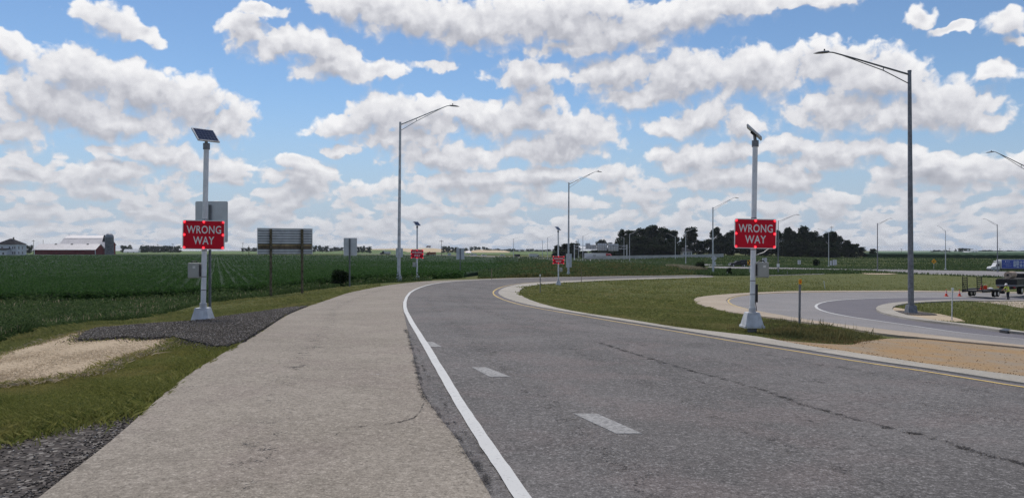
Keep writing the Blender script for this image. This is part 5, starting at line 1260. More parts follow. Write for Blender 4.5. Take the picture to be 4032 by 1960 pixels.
# ------------------------------------------------------------------ farm
def farm():
    Y0 = 600.0
    def X(zx, Y=Y0): return (zx * .2718 - CX) / FPX * Y
    def Z(zy, Y=Y0): return zt(850 + zy * .2718, Y)
    g = Tz(X(900), Y0) - .6
    # long low barn
    x0, x1, d = X(500), X(1380), 14.0
    root = empty('red_barn', (x0, Y0, g)); tagit(root, 'long low red barn with a pale metal roof beyond the bean field', 'barn')
    L = x1 - x0; we = Z(487) - g; pk = Z(408) - g
    b = MB(); b.box(0, L, 0, .2, 0, we); b.box(0, L, d - .2, d, 0, we); b.build('wall', M['barn_red'], root)
    b = MB(); b.prism([(0.2, 0), (d - .2, 0), (d - .2, we), (d / 2, pk - .2), (.2, we)], .2, axis='x', at0=L - .2); b.prism([(0.2, 0), (d - .2, 0), (d - .2, we), (d / 2, pk - .2), (.2, we)], .2, axis='x', at0=0); b.build('gable', M['barn_red'], root)
    b = MB(); b.add([(-.6, -.8, we - .35), (L + .6, -.8, we - .35), (L + .6, d / 2, pk), (-.6, d / 2, pk), (-.6, d + .8, we - .35), (L + .6, d + .8, we - .35), (-.6, -.8, we - .15), (L + .6, -.8, we - .15), (L + .6, d / 2, pk + .2), (-.6, d / 2, pk + .2), (-.6, d + .8, we - .15), (L + .6, d + .8, we - .15)], [(6, 7, 8, 9), (9, 8, 11, 10), (0, 3, 2, 1), (3, 4, 5, 2), (0, 1, 7, 6), (4, 10, 11, 5), (1, 2, 8, 7), (2, 5, 11, 8), (0, 6, 9, 3), (3, 9, 10, 4)])
    rf = b.build('roof', M['barn_roof'], root)
    for zx in (735, 970, 1203):
        b = MB(); u = X(zx) - x0; t = .12; yy = d / 2 * (1 - .14) ; b.add([(u - .7, d / 2 - 1.1, pk - 1.05 + .35), (u + .9, d / 2 - 1.1, pk - .70), (u + .9, d / 2 - .2, pk + .25), (u - .7, d / 2 - .2, pk + .25), (u - .7, d / 2 - 1.1, pk - .35), (u + .9, d / 2 - 1.1, pk - .35), (u + .9, d / 2 - .2, pk + .45), (u - .7, d / 2 - .2, pk + .45)], [(0, 1, 5, 4), (1, 2, 6, 5), (2, 3, 7, 6), (3, 0, 4, 7), (4, 5, 6, 7), (0, 3, 2, 1)]); b.build('roof_vent', M['dark_metal'], rf)
    for u in (0.0, L): b = MB(); b.box(u - .25, u + .25, -.08, .22, 0, we); b.build('corner_board', M['white_wall'], root)
    # big barn behind with a broken-pitch roof
    Yb = 622.0; g2 = Tz(X(1100, Yb), Yb) - .6; bx0, bx1 = X(870, Yb), X(1452, Yb); Lb = bx1 - bx0
    r2 = empty('white_roofed_barn', (bx0, Yb, g2)); tagit(r2, 'tall barn with a broken-pitch pale roof rising behind the long red barn', 'barn')
    top = Z(283, Yb) - g2; brk = Z(330, Yb) - g2; eav = Z(408, Yb) - g2; D = 24.0
    prof = [(0, 0), (D, 0), (D, eav), (D * .76, brk), (D / 2, top), (D * .24, brk), (0, eav)]
    b = MB(); b.prism(prof, Lb, axis='x'); b.build('wall', M['barn_red'], r2)
    def slope(a, c, nm):
        b = MB(); t = .25; b.add([(-.5, a[0], a[1]), (Lb + .3, a[0], a[1]), (Lb + .3, c[0], c[1]), (-.5, c[0], c[1]), (-.5, a[0], a[1] + t), (Lb + .3, a[0], a[1] + t), (Lb + .3, c[0], c[1] + t), (-.5, c[0], c[1] + t)], [(0, 3, 2, 1), (4, 5, 6, 7), (0, 1, 5, 4), (1, 2, 6, 5), (2, 3, 7, 6), (3, 0, 4, 7)]); return b.build(nm, M['barn_roof'], r2)
    slope((-.9, eav - .9), (D * .24, brk), 'lower_roof'); slope((D * .24 + .02, brk + .26), (D / 2, top), 'upper_roof')
    slope((D / 2 + .02, top), (D * .76, brk + .26), 'upper_roof'); slope((D * .76, brk), (D + .9, eav - .9), 'lower_roof')
    hz0, hz1 = Z(380, Yb) - g2, Z(283, Yb) - g2 + .4; b = MB(); b.add([(Lb + .35, 2.0, hz0), (Lb + 2.3, 2.0, hz0), (Lb + 1.3, 3.0, hz1), (Lb + .35, 6.0, hz0), (Lb + 2.3, 6.0, hz0), (Lb + 1.3, 5.0, hz1)], [(0, 1, 2), (3, 5, 4), (0, 2, 5, 3), (1, 4, 5, 2), (0, 3, 4, 1)]); b.build('hay_hood', M['shingle'], r2)
    b = MB(); b.tube([(.4, D / 2, top), (.4, D / 2, top + 1.4)], .12, 6); b.box(.1, .8, D / 2 - .05, D / 2 + .05, top + 1.2, top + 1.5); b.build('weather_vane', M['galv'], r2)
    # cross gable wing
    Yw = 612.0; wx0, wx1 = X(1440, Yw), X(1530, Yw); w = (wx1 - wx0)
    r3 = empty('barn_wing', (wx0, Yw, g2)); tagit(r3, 'small red gabled wing between the barns and the silo', 'barn')
    e3 = Z(462, Yw) - g2; p3 = Z(382, Yw) - g2; d3 = 9.0
    b = MB(); b.prism([(0, 0), (d3, 0), (d3, e3), (d3 / 2, p3 - .3), (0, e3)], w, axis='x'); b.build('wall', M['barn_red'], r3)
    b = MB(); b.add([(-2, -.7, e3 - .5), (w + .5, -.7, e3 - .5), (w + .5, d3 / 2, p3), (-2, d3 / 2, p3), (-2, d3 + .7, e3 - .5), (w + .5, d3 + .7, e3 - .5), (-2, d3 / 2, p3 + .3), (w + .5, d3 / 2, p3 + .3)], [(0, 1, 7, 6), (6, 7, 5, 4), (0, 3, 2, 1), (3, 4, 5, 2), (1, 2, 7), (2, 5, 7), (0, 6, 3), (3, 6, 4)]); b.build('roof', M['barn_roof'], r3)
    # silo
    Ys = 592.0; sx = X(1584, Ys); gs = Tz(sx, Ys) - .3; R = 3.05
    r4 = empty('silo', (sx, Ys, gs)); tagit(r4, 'tall grey concrete silo with a domed cap beside the red barn', 'silo')
    hs = Z(318, Ys) - gs; b = MB(); b.add(*lathe([(R, 0), (R, hs)], 28)); b.build('shell', M['silo'], r4, True)
    for k in range(1, 14):
        b = MB(); b.add(*lathe([(R + .04, hs * k / 14 - .05), (R + .04, hs * k / 14 + .05)], 28)); b.build('hoop', M['galv_dark'], r4)
    b = MB(); b.add(*lathe([(R + .12, hs), (R + .12, hs + .5)], 28)); b.build('cap_ring', M['galv_dark'], r4)
    b = MB(); b.add(*lathe([(R * math.cos(a), hs + .5 + R * 1.02 * math.sin(a)) for a in np.linspace(0, 1.56, 9)], 28)); b.build('dome', M['silo_dome'], r4, True)
    b = MB(); b.box(-.5, .5, -R - .5, -R + .1, 0, hs); b.build('chute', M['silo'], r4)
    # farmhouse
    Yh = 540.0; g5 = Tz(X(60, Yh), Yh) - .5; hx0, hx1 = X(-60, Yh), X(240, Yh); w = hx1 - hx0; d5 = 11.0
    r5 = empty('farmhouse', (hx0, Yh, g5)); tagit(r5, 'white two-storey farmhouse with a dark hipped roof and chimney', 'house')
    ev = Z(412, Yh) - g5; tp = Z(328, Yh) - g5
    b = MB(); b.box(0, w, 0, d5, 0, ev); b.build('wall', M['white_wall'], r5)
    b = MB(); o = .6; c0, c1 = w * .44, w * .56; b.add([(-o, -o, ev), (w + o, -o, ev), (w + o, d5 + o, ev), (-o, d5 + o, ev), (c0, d5 / 2, tp), (c1, d5 / 2, tp)], [(0, 1, 5, 4), (1, 2, 5), (2, 3, 4, 5), (3, 0, 4), (0, 3, 2, 1)]); rr = b.build('roof', M['shingle'], r5)
    b = MB(); b.box(w * .59, w * .63, d5 / 2 - .4, d5 / 2 + .4, tp - 1.6, tp + 1.0); b.build('chimney', M['rust'], rr)
    for (u, zz) in ((w * .66, .72), (w * .82, .72), (w * .92, .72), (w * .82, .28), (w * .92, .28), (w * .3, .72), (w * .15, .72)):
        b = MB(); b.box(u - .45, u + .45, -.05, -.01, ev * zz - .9, ev * zz + .9); q = b.build('window', M['white_wall'], r5)
        b = MB(); b.box(u - .36, u + .36, -.09, -.055, ev * zz - .8, ev * zz + .8); b.build('pane', M['glass'], q)
    for v_ in (2.5, 6.5):
        for zz in (.72, .28):
            b = MB(); b.box(w + .01, w + .05, v_ - .45, v_ + .45, ev * zz - .9, ev * zz + .9); b.build('window', M['glass'], r5)
    b = MB(); b.box(w * .05, w * .70, -4.5, -.02, 0, Z(485, Yh) - g5 - .3); b.build('annex_wall', M['white_wall'], r5)
    b = MB(); a0, a1 = w * .02, w * .73; e5 = Z(487, Yh) - g5; b.add([(a0, -5, e5 - .3), (a1, -5, e5 - .3), (a1, -.06, e5 + .7), (a0, -.06, e5 + .7), (a0, -5, e5 - .1), (a1, -5, e5 - .1), (a1, -.06, e5 + .9), (a0, -.06, e5 + .9)], [(0, 3, 2, 1), (4, 5, 6, 7), (0, 1, 5, 4), (1, 2, 6, 5), (2, 3, 7, 6), (3, 0, 4, 7)]); b.build('annex_roof', M['shingle'], r5)
    b = MB(); b.box(w * .52, w * .60, -4.56, -4.51, 1.2, 2.6); b.build('window', M['glass'], r5)
farm()
def shed(px0, px1, y0, y1, Y, label, mat='white_wall', roof='barn_roof', name='shed', rise=.45):
    x0 = (px0 - CX) / FPX * Y; x1 = (px1 - CX) / FPX * Y; w = x1 - x0; g = Tz((x0 + x1) / 2, Y) - .3
    root = empty(name, (x0, Y, g)); tagit(root, label, 'building'); top = max(zt(y0, Y) - g, 2.0); e = top * (1 - rise); d = min(max(6.0, w * .3), 16)
    b = MB(); b.prism([(0, 0), (d, 0), (d, e), (d / 2, top - .25), (0, e)], w, axis='x'); b.build('wall', M[mat], root)
    b = MB(); b.add([(-.4, -.5, e - .3), (w + .4, -.5, e - .3), (w + .4, d / 2, top), (-.4, d / 2, top), (-.4, d + .5, e - .3), (w + .4, d + .5, e - .3), (-.4, d / 2, top + .2), (w + .4, d / 2, top + .2)], [(0, 1, 7, 6), (6, 7, 5, 4), (0, 3, 2, 1), (3, 4, 5, 2), (1, 2, 7), (2, 5, 7), (0, 6, 3), (3, 6, 4)]); b.build('roof', M[roof], root)
    for f in (.3, .7):
        b = MB(); b.box(w * f - min(.6, w * .08), w * f + min(.6, w * .08), -.06, -.01, e * .3, e * .75); b.build('window', M['glass'], root)
    return root
shed(487, 543, 981, 988, 940, 'long low white shed in the far field past the silo', rise=.6, roof='white_wall')
shed(1834, 1854, 989, 995, 900, 'tiny white shed beside a slim silo on the skyline')
shed(3825, 3852, 982, 994, 1450, 'white farm building with a bright tall roof among skyline trees', roof='white_wall')
shed(3796, 3818, 990, 995, 1400, 'low white farm shed beside the skyline trees', roof='white_wall')
_x, _y = at(1853, 905); _r = empty('slim_silo', (_x, _y, Tz(_x, _y))); tagit(_r, 'slim grey silo on the skyline above the lone sign back', 'silo')
_b = MB(); _h = zt(977, 905) - Tz(_x, _y); _b.add(*lathe([(.95, 0), (.95, _h)], 14)); _b.build('shell', M['silo'], _r, True)
_b = MB(); _b.add(*lathe([(.95 * math.cos(a), _h + .95 * math.sin(a)) for a in np.linspace(0, 1.5, 5)], 14)); _b.build('dome', M['silo_dome'], _r, True)
# house below the single tree
def tree_house():
    Y = 470.0; x0, x1 = at(2689, Y)[0], at(2724, Y)[0]; g = Tz(x0, Y) - .3; w = x1 - x0
    r = empty('house', (x0, Y, g)); tagit(r, 'pale house with a steep dark roof under the single round tree', 'house')
    e = zt(989, Y) - g; t = zt(973, Y) - g
    b = MB(); b.box(0, w, 0, 8, 0, e); b.build('wall', M['white_wall'], r)
    b = MB(); b.add([(-.4, -.6, e - .1), (w + .6, -.6, e - .1), (w + .6, 8.5, e - .1), (-.4, 8.5, e - .1), (w * .35, 4, t), (w * .5, 4, t)], [(0, 1, 5, 4), (1, 2, 5), (2, 3, 4, 5), (3, 0, 4), (0, 3, 2, 1)]); b.build('roof', M['shingle'], r)
    for k in range(5): b = MB(); b.box(w * (.12 + .17 * k), w * (.12 + .17 * k) + .5, -.06, -.01, e * .3, e * .85); b.build('window', M['glass'], r)
tree_house()

# ------------------------------------------------------------------ utility poles
def upole(px, ytop, Y, label, arm=True):
    x, y = at(px, Y); g = Tz(x, y) - .3; H = zt(ytop, Y) - g
    r = empty('utility_pole', (x, y, g)); tagit(r, label, 'utility pole', 'utility poles across the fields'); rr = .16 if Y < 700 else .22
    b = MB(); b.tube([(0, 0, 0), (0, 0, H)], [rr, rr * .7], 8); b.build('pole', M['pole_wood'], r, True)
    if arm:
        b = MB(); b.box(-1.3, 1.3, -rr - .12, -rr, H - 1.1, H - .85); a = b.build('crossarm', M['pole_wood'], r)
        for u in (-1.1, -.5, .5, 1.1): b = MB(); b.add(*lathe([(.06, H - .85), (.09, H - .75), (.05, H - .6)], 6)); q = b.build('insulator', M['galv_dark'], a); q.location = (u, -rr - .06, 0)
upole(132, 944, 700, 'utility pole between the farmhouse and the red barn, nearer the house')
upole(170, 944, 760, 'bare pole rising behind the low end of the red barn', False)
upole(563, 962, 900, 'utility pole among the conifers, first past the white shed')
upole(621, 960, 900, 'utility pole among the conifers, second past the white shed')
upole(681, 958, 900, 'utility pole among the conifers, nearest the near wrong way sign')
upole(956, 955, 900, 'tall distant pole just before the slatted sign back')
upole(980, 966, 420, 'short pole in the bean field just before the slatted sign back', False)
upole(1738, 944, 500, 'dark utility pole past the small wrong way sign on the kerb')
upole(2271, 946, 520, 'utility pole between the lamp with signs and the gantry')
upole(3274, 890, 560, 'pole top sticking out above the sloping wood')
upole(3549, 978, 900, 'utility pole on the far field just before the thick lamp pole')
upole(3738, 976, 900, 'utility pole on the skyline past the diamond sign')
upole(3937, 977, 900, 'utility pole on the skyline above the blue truck')

# ------------------------------------------------------------------ sign gantry over the highway
def gantry():
    Y = 440.0; xl, xr = at(2262, Y)[0], at(2469, Y)[0]; g = Tz(xr, Y) - .4
    r = empty('sign_gantry', (xl, Y, g)); tagit(r, 'overhead sign gantry seen from behind with panels and a tube truss', 'sign gantry'); W_ = xr - xl
    t0, t1 = zt(967, Y) - g, zt(980, Y) - g
    for u in (0, W_):
        for v in (0, 1.6): b = MB(); b.tube([(u, v, 0), (u, v, t0 + .6)], .22, 8); b.build('leg', M['galv'], r, True)
        b = MB()
        for k in range(4): b.tube([(u, 0, t0 * k / 4), (u, 1.6, t0 * (k + 1) / 4)], .07, 5)
        b.build('leg_bracing', M['galv_dark'], r)
    for v in (0, 1.6):
        for z in (t0, t1): b = MB(); b.tube([(0, v, z), (W_, v, z)], .14, 6); b.build('chord', M['galv'], r, True)
    n = 16
    for k in range(n):
        b = MB(); a0, a1 = W_ * k / n, W_ * (k + 1) / n; b.tube([(a0, 0, t0 if k % 2 else t1), (a1, 0, t1 if k % 2 else t0)], .06, 5); b.build('truss_bar', M['galv'], r)
    for (x0, x1, y0, y1) in ((2307, 2325, 957, 981), (2325.3, 2349, 963.5, 981.5), (2353, 2392, 957.5, 986), (2396, 2438, 960, 987.5), (2396.5, 2413, 954, 959.7)):
        u0, u1 = (x0 - CX) / FPX * Y - xl, (x1 - CX) / FPX * Y - xl; za, zb = zt(y1, Y) - g, zt(y0, Y) - g
        b = MB(); b.box(u0, u1, 2.0, 2.06, za, zb); p = b.build('sign_panel', M['sign_back'], r)
        m = max(2, int((u1 - u0) / 1.3))
        for k in range(m + 1): b = MB(); q = u0 + .1 + (u1 - u0 - .2) * k / m; b.box(q - .06, q + .06, 1.85, 1.99, za + .05, zb - .05); b.build('stiffener', M['dark_metal'], p)
        for f in (.3, .65): b = MB(); b.box(u0, u1, 1.78, 1.84, za + (zb - za) * f - .06, za + (zb - za) * f + .06); b.build('stiffener', M['dark_metal'], p)
gantry()
# concrete barrier wall of the crossing road: separate panels
_pts = [(2300, 1012.5, 470), (2500, 1009.5, 440), (2640, 1008, 430), (2760, 1005.5, 424), (2850, 1002.5, 420)]
_r = empty('concrete_barrier', (0, 0, 0)); tagit(_r, 'long pale concrete barrier wall in front of the big wood', 'barrier')
_cc = catmull([(*at(p[0], p[2]), zt(p[1], p[2])) for p in _pts], 5.0)
for a, c in zip(_cc[:-1], _cc[1:]):
    d = (c - a); n = np.array([-d[1], d[0], 0]) / np.hypot(d[0], d[1]) * .2; a2, c2 = a + d * .01, c - d * .01
    _b = MB(); _b.hexa([tuple(a2 - n * 1.4 + (0, 0, -2.2)), tuple(c2 - n * 1.4 + (0, 0, -2.2)), tuple(c2 + n * 1.4 + (0, 0, -2.2)), tuple(a2 + n * 1.4 + (0, 0, -2.2)), tuple(a2 - n + (0, 0, .55)), tuple(c2 - n + (0, 0, .55)), tuple(c2 + n + (0, 0, .55)), tuple(a2 + n + (0, 0, .55))]); _b.build('panel', M['barrier'], _r)
# ------------------------------------------------------------------ vehicles
def wheel(parent, x, y, r=.5, w=.28, rim=True):
    b = MB(); V, F = lathe([(r * .6, -w / 2), (r * .97, -w / 2), (r, -w / 2 + .05), (r, w / 2 - .05), (r * .97, w / 2), (r * .6, w / 2)], 18)
    b.add([(v[0], v[2], v[1]) for v in V], F); t = b.build('wheel', M['tyre'], parent, True); t.location = (x, y, r)
    if rim:
        b = MB(); V, F = lathe([(r * .60, -w / 2 - .01), (r * .5, -w / 2 + .03), (r * .2, -w / 2 - .02), (.02, -w / 2 - .03), (.02, w / 2 + .03), (r * .6, w / 2 + .01)], 14)
        b.add([(v[0], v[2], v[1]) for v in V], F); b.build('rim', M['chrome'], t, True)
    return t
def prof_body(name, prof, y0, y1, mat, parent, bevel=.06):
    b = MB(); b.prism(prof, y1 - y0, axis='y', at0=y0); return b.build(name, mat, parent, bevel=bevel)
def place(name, px, Y, heading, label, cat, group=None, z=None):
    x, y = at(px, Y); o = empty(name, (x, y, (Tz(x, y) + .15) if z is None else z), heading); return tagit(o, label, cat, group)
def semi(px, Y, heading, label, cabmat, z=None, trailer_only=False):
    """local x is forward; origin at the rear of the trailer"""
    r = place('semi_truck', px, Y, heading, label, 'truck', None, z)
    L = 13.5
    b = MB(); b.box(0, L, -1.28, 1.28, 1.15, 4.05); t = b.build('trailer_box', M['truck_white'], r, bevel=.05)
    b = MB(); b.box(.3, L - .3, -.5, .5, .85, 1.145); b.build('trailer_frame', M['dark_metal'], r)
    b = MB(); b.box(5.5, 7.4, -1.31, -1.285, 2.1, 3.1); b.build('side_print', M['box_grey'], t)
    for y in (-1.0, 1.0):
        for x in (1.2, 2.5): wheel(r, x, y, .5, .5)
    if not trailer_only:
        c0 = L + .7
        prof_body('cab', [(c0 - .6, .9), (c0 + 4.6, .7), (c0 + 4.7, 1.5), (c0 + 4.3, 2.05), (c0 + 2.6, 2.25), (c0 + 2.1, 3.1), (c0 + 1.0, 3.75), (c0 - .6, 3.9)], -1.15, 1.15, cabmat, r, .1)
        b = MB(); b.prism([(c0 + 1.0, 2.25), (c0 + 2.45, 2.3), (c0 + 2.0, 3.0), (c0 + 1.0, 3.0)], 2.36, axis='y', at0=-1.18); b.build('window', M['glass'], r)
        b = MB(); b.box(c0 + 4.55, c0 + 4.82, -1.1, 1.1, .5, .95); b.build('bumper', M['chrome'], r, bevel=.05)
        for y in (-1.0, 1.0):
            wheel(r, c0 + 3.7, y, .52, .32); wheel(r, c0 - .4, y, .52, .5); wheel(r, c0 + .75 - 2.4, y, .52, .5)
            b = MB(); b.tube([(c0 - .2, y * 1.05, 1.2), (c0 - .2, y * 1.05, 4.1)], .09, 8); b.build('exhaust', M['chrome'], r)
    return r
semi(2304, 470, math.radians(-28), 'semi truck with red cab and white trailer passing under the gantry', M['truck_red'], zt(1023, 470))
semi(2186, 560, math.radians(-32), 'white trailer truck partly hidden behind the small wrong way sign and lamp post', M['truck_white'], zt(1021, 560), True)
def box_truck(px, Y, heading, label, L=7.0, H=3.7, z=None, cab='truck_white', box='truck_white', prints=False, ww=1.2):
    """local x is forward; origin at the rear of the box"""
    r = place('box_truck', px, Y, heading, label, 'truck', None, z)
    b = MB(); b.box(0, L, -ww, ww, 1.0, H); t = b.build('cargo_box', M[box], r, bevel=.03)
    b = MB(); b.add(*[(v, f) for v, f in [([(0, 0, 0)], [])]][0])
    for (za, zb) in ((1.0, 1.09), (H - .09, H)):
        for s in (-1, 1): b = MB(); b.box(-.01, L + .01, s * ww - .03 * (s < 0), s * ww + .03 * (s > 0), za, zb); b.build('box_rail', M['truck_white'], t)
    b = MB(); b.box(L - .08, L + .02, -ww - .035, ww + .035, 1.0, H); b.build('corner_post', M['truck_white'], t)
    b = MB(); b.box(.2, L + 2.2, -.45, .45, .6, .99); b.build('chassis', M['dark_metal'], r)
    c = L + .25
    prof_body('cab', [(c, .75), (c + 2.75, .6), (c + 2.85, 1.15), (c + 2.65, 1.55), (c + 1.45, 1.75), (c + 1.05, 2.6), (c + .8, 2.72), (c, 2.75)], -1.08, 1.08, M[cab], r, .09)
    b = MB(); b.prism([(c + .25, 1.72), (c + 1.3, 1.75), (c + 1.0, 2.45), (c + .25, 2.48)], 2.22, axis='y', at0=-1.11); b.build('window', M['glass'], r)
    b = MB(); b.box(c - .1, c + .9, -.8, .8, 2.9, 3.35); b.build('reefer_unit', M['truck_white'], r, bevel=.08)
    b = MB(); b.box(c + 2.7, c + 2.95, -1.05, 1.05, .5, .85); b.build('bumper', M['dark_metal'], r, bevel=.04)
    for s in (-1, 1):
        b = MB(); b.box(c + 2.78, c + 2.88, s * .85 - .16, s * .85 + .16, 1.0, 1.22); b.build('headlight', M['sign_white'], r)
        b = MB(); b.box(c + 1.1, c + 1.2, s * 1.25 - .1, s * 1.25 + .1, 1.75, 2.25); b.build('mirror', M['dark_metal'], r)
        wheel(r, c + 1.95, s * .95, .48, .28); wheel(r, 1.7, s * .92, .48, .5)
    if prints:
        for s in (-1, 1):
            def pr(x0, x1, z0, z1, m='truck_print', nm='side_print', rr=None):
                q = MB(); poly = [(x0 + (x1 - x0) / 2 + u, z0 + (z1 - z0) / 2 + v) for u, v in rrect(abs(x1 - x0), z1 - z0, rr or min(abs(x1 - x0), z1 - z0) * .3)]
                q.prism(poly, .008, axis='y', at0=s * ww - (.008 if s < 0 else 0)); q.build(nm, M[m], t)
            pr(L - 1.35, L - 1.15, 2.95, 3.3, 'sign_white'); pr(L - 2.6, L - 1.5, 3.05, 3.2, 'truck_print')
            pr(L - 2.9, L - .6, 2.45, 2.52, 'truck_print'); pr(L - 2.3, L - 1.3, 2.2, 2.27, 'truck_print'); pr(L - 3.0, L - 1.3, 1.75, 1.84, 'truck_print')
            for k, (u, z0, z1, w_) in enumerate([(4.0, 1.5, 3.35, .75), (4.9, 1.9, 3.4, .85), (4.9, 1.3, 1.8, .7), (5.9, 2.7, 3.2, .8), (5.9, 1.5, 2.4, .75), (6.9, 2.7, 3.2, .8), (6.9, 1.5, 2.4, .7), (7.9, 1.6, 3.2, .8)]):
                pr(L - u - w_ / 2, L - u + w_ / 2, z0, z1, 'truck_print', 'picture_print', .2)
    return r
# the blue truck drives to the left, its box running out of the picture
_bx, _by = at(3893, 238); box_truck(3893 + (10.0 + 3.1) / 238 * FPX, 238, math.pi, 'blue box truck with white cab and faint white pictures on its side', 10.0, 3.75, zt(1070, 238), 'truck_white', 'truck_blue', True)
box_truck(2083, 565, math.radians(8), 'white box truck on the far highway beside the far lamps', 5.6, 3.5, zt(1018, 565))
box_truck(1877, 640, math.radians(185), 'tiny white truck far off beyond the bean field, past the lone sign back', 3.0, 2.7, zt(1012, 640))
box_truck(1538, 560, math.radians(180), 'grey truck with a dark front on the far road behind the kerb lamp', 4.4, 2.5, zt(1003.5, 560), 'black_paint', 'slat_grey')
def car(px, Y, heading, label, mat, z=None, k=1.0):
    r = place('car', px, Y, heading, label, 'car', None, z)
    prof_body('body', [(-2.2, .3), (2.2, .3), (2.25, .75), (1.9, .95), (1.0, 1.0), (.4, 1.42), (-1.0, 1.45), (-1.7, 1.02), (-2.2, .95)], -.88, .88, M[mat], r, .1)
    b = MB(); b.prism([(.85, 1.0), (.35, 1.36), (-.95, 1.38), (-1.45, 1.02)], 1.80, axis='y', at0=-.90); b.build('window', M['glass'], r)
    for s in (-1, 1):
        for u in (-1.35, 1.4): wheel(r, u, s * .8, .33, .22)
        b = MB(); b.box(2.2, 2.27, s * .6 - .15, s * .6 + .15, .65, .8); b.build('headlight', M['sign_white'], r)
    return r
car(2117, 545, math.radians(0), 'small white car following the white box truck', 'truck_white', zt(1019, 545))
car(1905, 640, math.radians(10), 'tiny white car past the tiny white truck on the far road', 'truck_white', zt(1008, 640))
car(1979, 600, math.radians(0), 'tiny white car close before the dark green bin', 'truck_white', zt(1008, 600))
def pickup(px, Y, heading, label, z=None):
    r = place('pickup_truck', px, Y, heading, label, 'truck', None, z)
    prof_body('body', [(-2.9, .55), (2.9, .5), (2.95, 1.05), (2.6, 1.25), (1.3, 1.32), (.7, 1.95), (-.7, 1.98), (-.85, 1.32), (-2.9, 1.35)], -.95, .95, M['black_paint'], r, .08)
    b = MB(); b.prism([(1.15, 1.35), (.65, 1.86), (-.6, 1.88), (-.7, 1.36)], 1.94, axis='y', at0=-.97); b.build('window', M['glass'], r)
    b = MB(); b.box(-2.8, -.9, -.6, .6, 1.36, 2.3); b.build('load', M['dark_metal'], r, bevel=.05)
    b = MB(); b.box(2.9, 3.0, -.9, .9, .5, .75); b.build('bumper', M['chrome'], r)
    for s in (-1, 1):
        for u in (-1.75, 1.95): wheel(r, u, s * .85, .40, .28)
        b = MB(); b.box(2.9, 2.97, s * .7 - .15, s * .7 + .15, .85, 1.0); b.build('headlight', M['sign_white'], r)
    return r
pickup(2906, 262, math.radians(186), 'black pickup truck on the highway beside the near wrong way post', zt(1050, 262))
# construction machines far off
def hauler(px, Y, z, label, k=1.0):
    r = place('haul_truck', px, Y, math.pi, label, 'machine', None, z)
    prof_body('dump_body', [(-3.4, 1.5), (1.0, 1.3), (1.6, 3.0), (1.2, 3.3), (.6, 2.9), (-3.2, 3.0)], -1.3, 1.3, M['rust_red'], r, .08)
    prof_body('cab', [(1.2, 1.0), (4.0, 1.0), (4.0, 1.9), (3.0, 2.0), (2.7, 3.0), (1.7, 3.0)], -1.1, 1.1, M['rust_red'], r, .08)
    b = MB(); b.box(-3.2, 3.8, -.5, .5, .7, 1.0); b.build('frame', M['dark_metal'], r)
    for s in (-1, 1):
        for u in (-2.4, -.9, 3.0): wheel(r, u, s * 1.1, .65, .5)
    return r
hauler(1698, 560, zt(1009, 560), 'rusty red hauling machine just past the small wrong way sign on the kerb')
hauler(1688, 1240, zt(976.5, 1400), 'tiny dark machine working on top of the tan hill')
_x, _y = at(2036, 560); _r = empty('roll_off_bin', (_x, _y, zt(1014.5, 560))); tagit(_r, 'dark green bin beside the twin-armed far lamp', 'bin')
_b = MB(); _b.prism([(-1.7, .3), (1.9, .3), (2.1, 2.4), (-1.9, 2.4)], 2.0, axis='y', at0=-1); _b.build('tub', M['dark_metal'], _r, bevel=.05)
for _u in (-1.4, -.5, .4, 1.3): _b = MB(); _b.box(_u, _u + .12, -1.08, -1.0, .3, 2.35); _b.build('rib', M['dark_metal'], _r)
_b = MB(); _b.box(-2.0, 2.2, -1.1, 1.1, 2.41, 2.55); _b.build('rim', M['galv_dark'], _r)

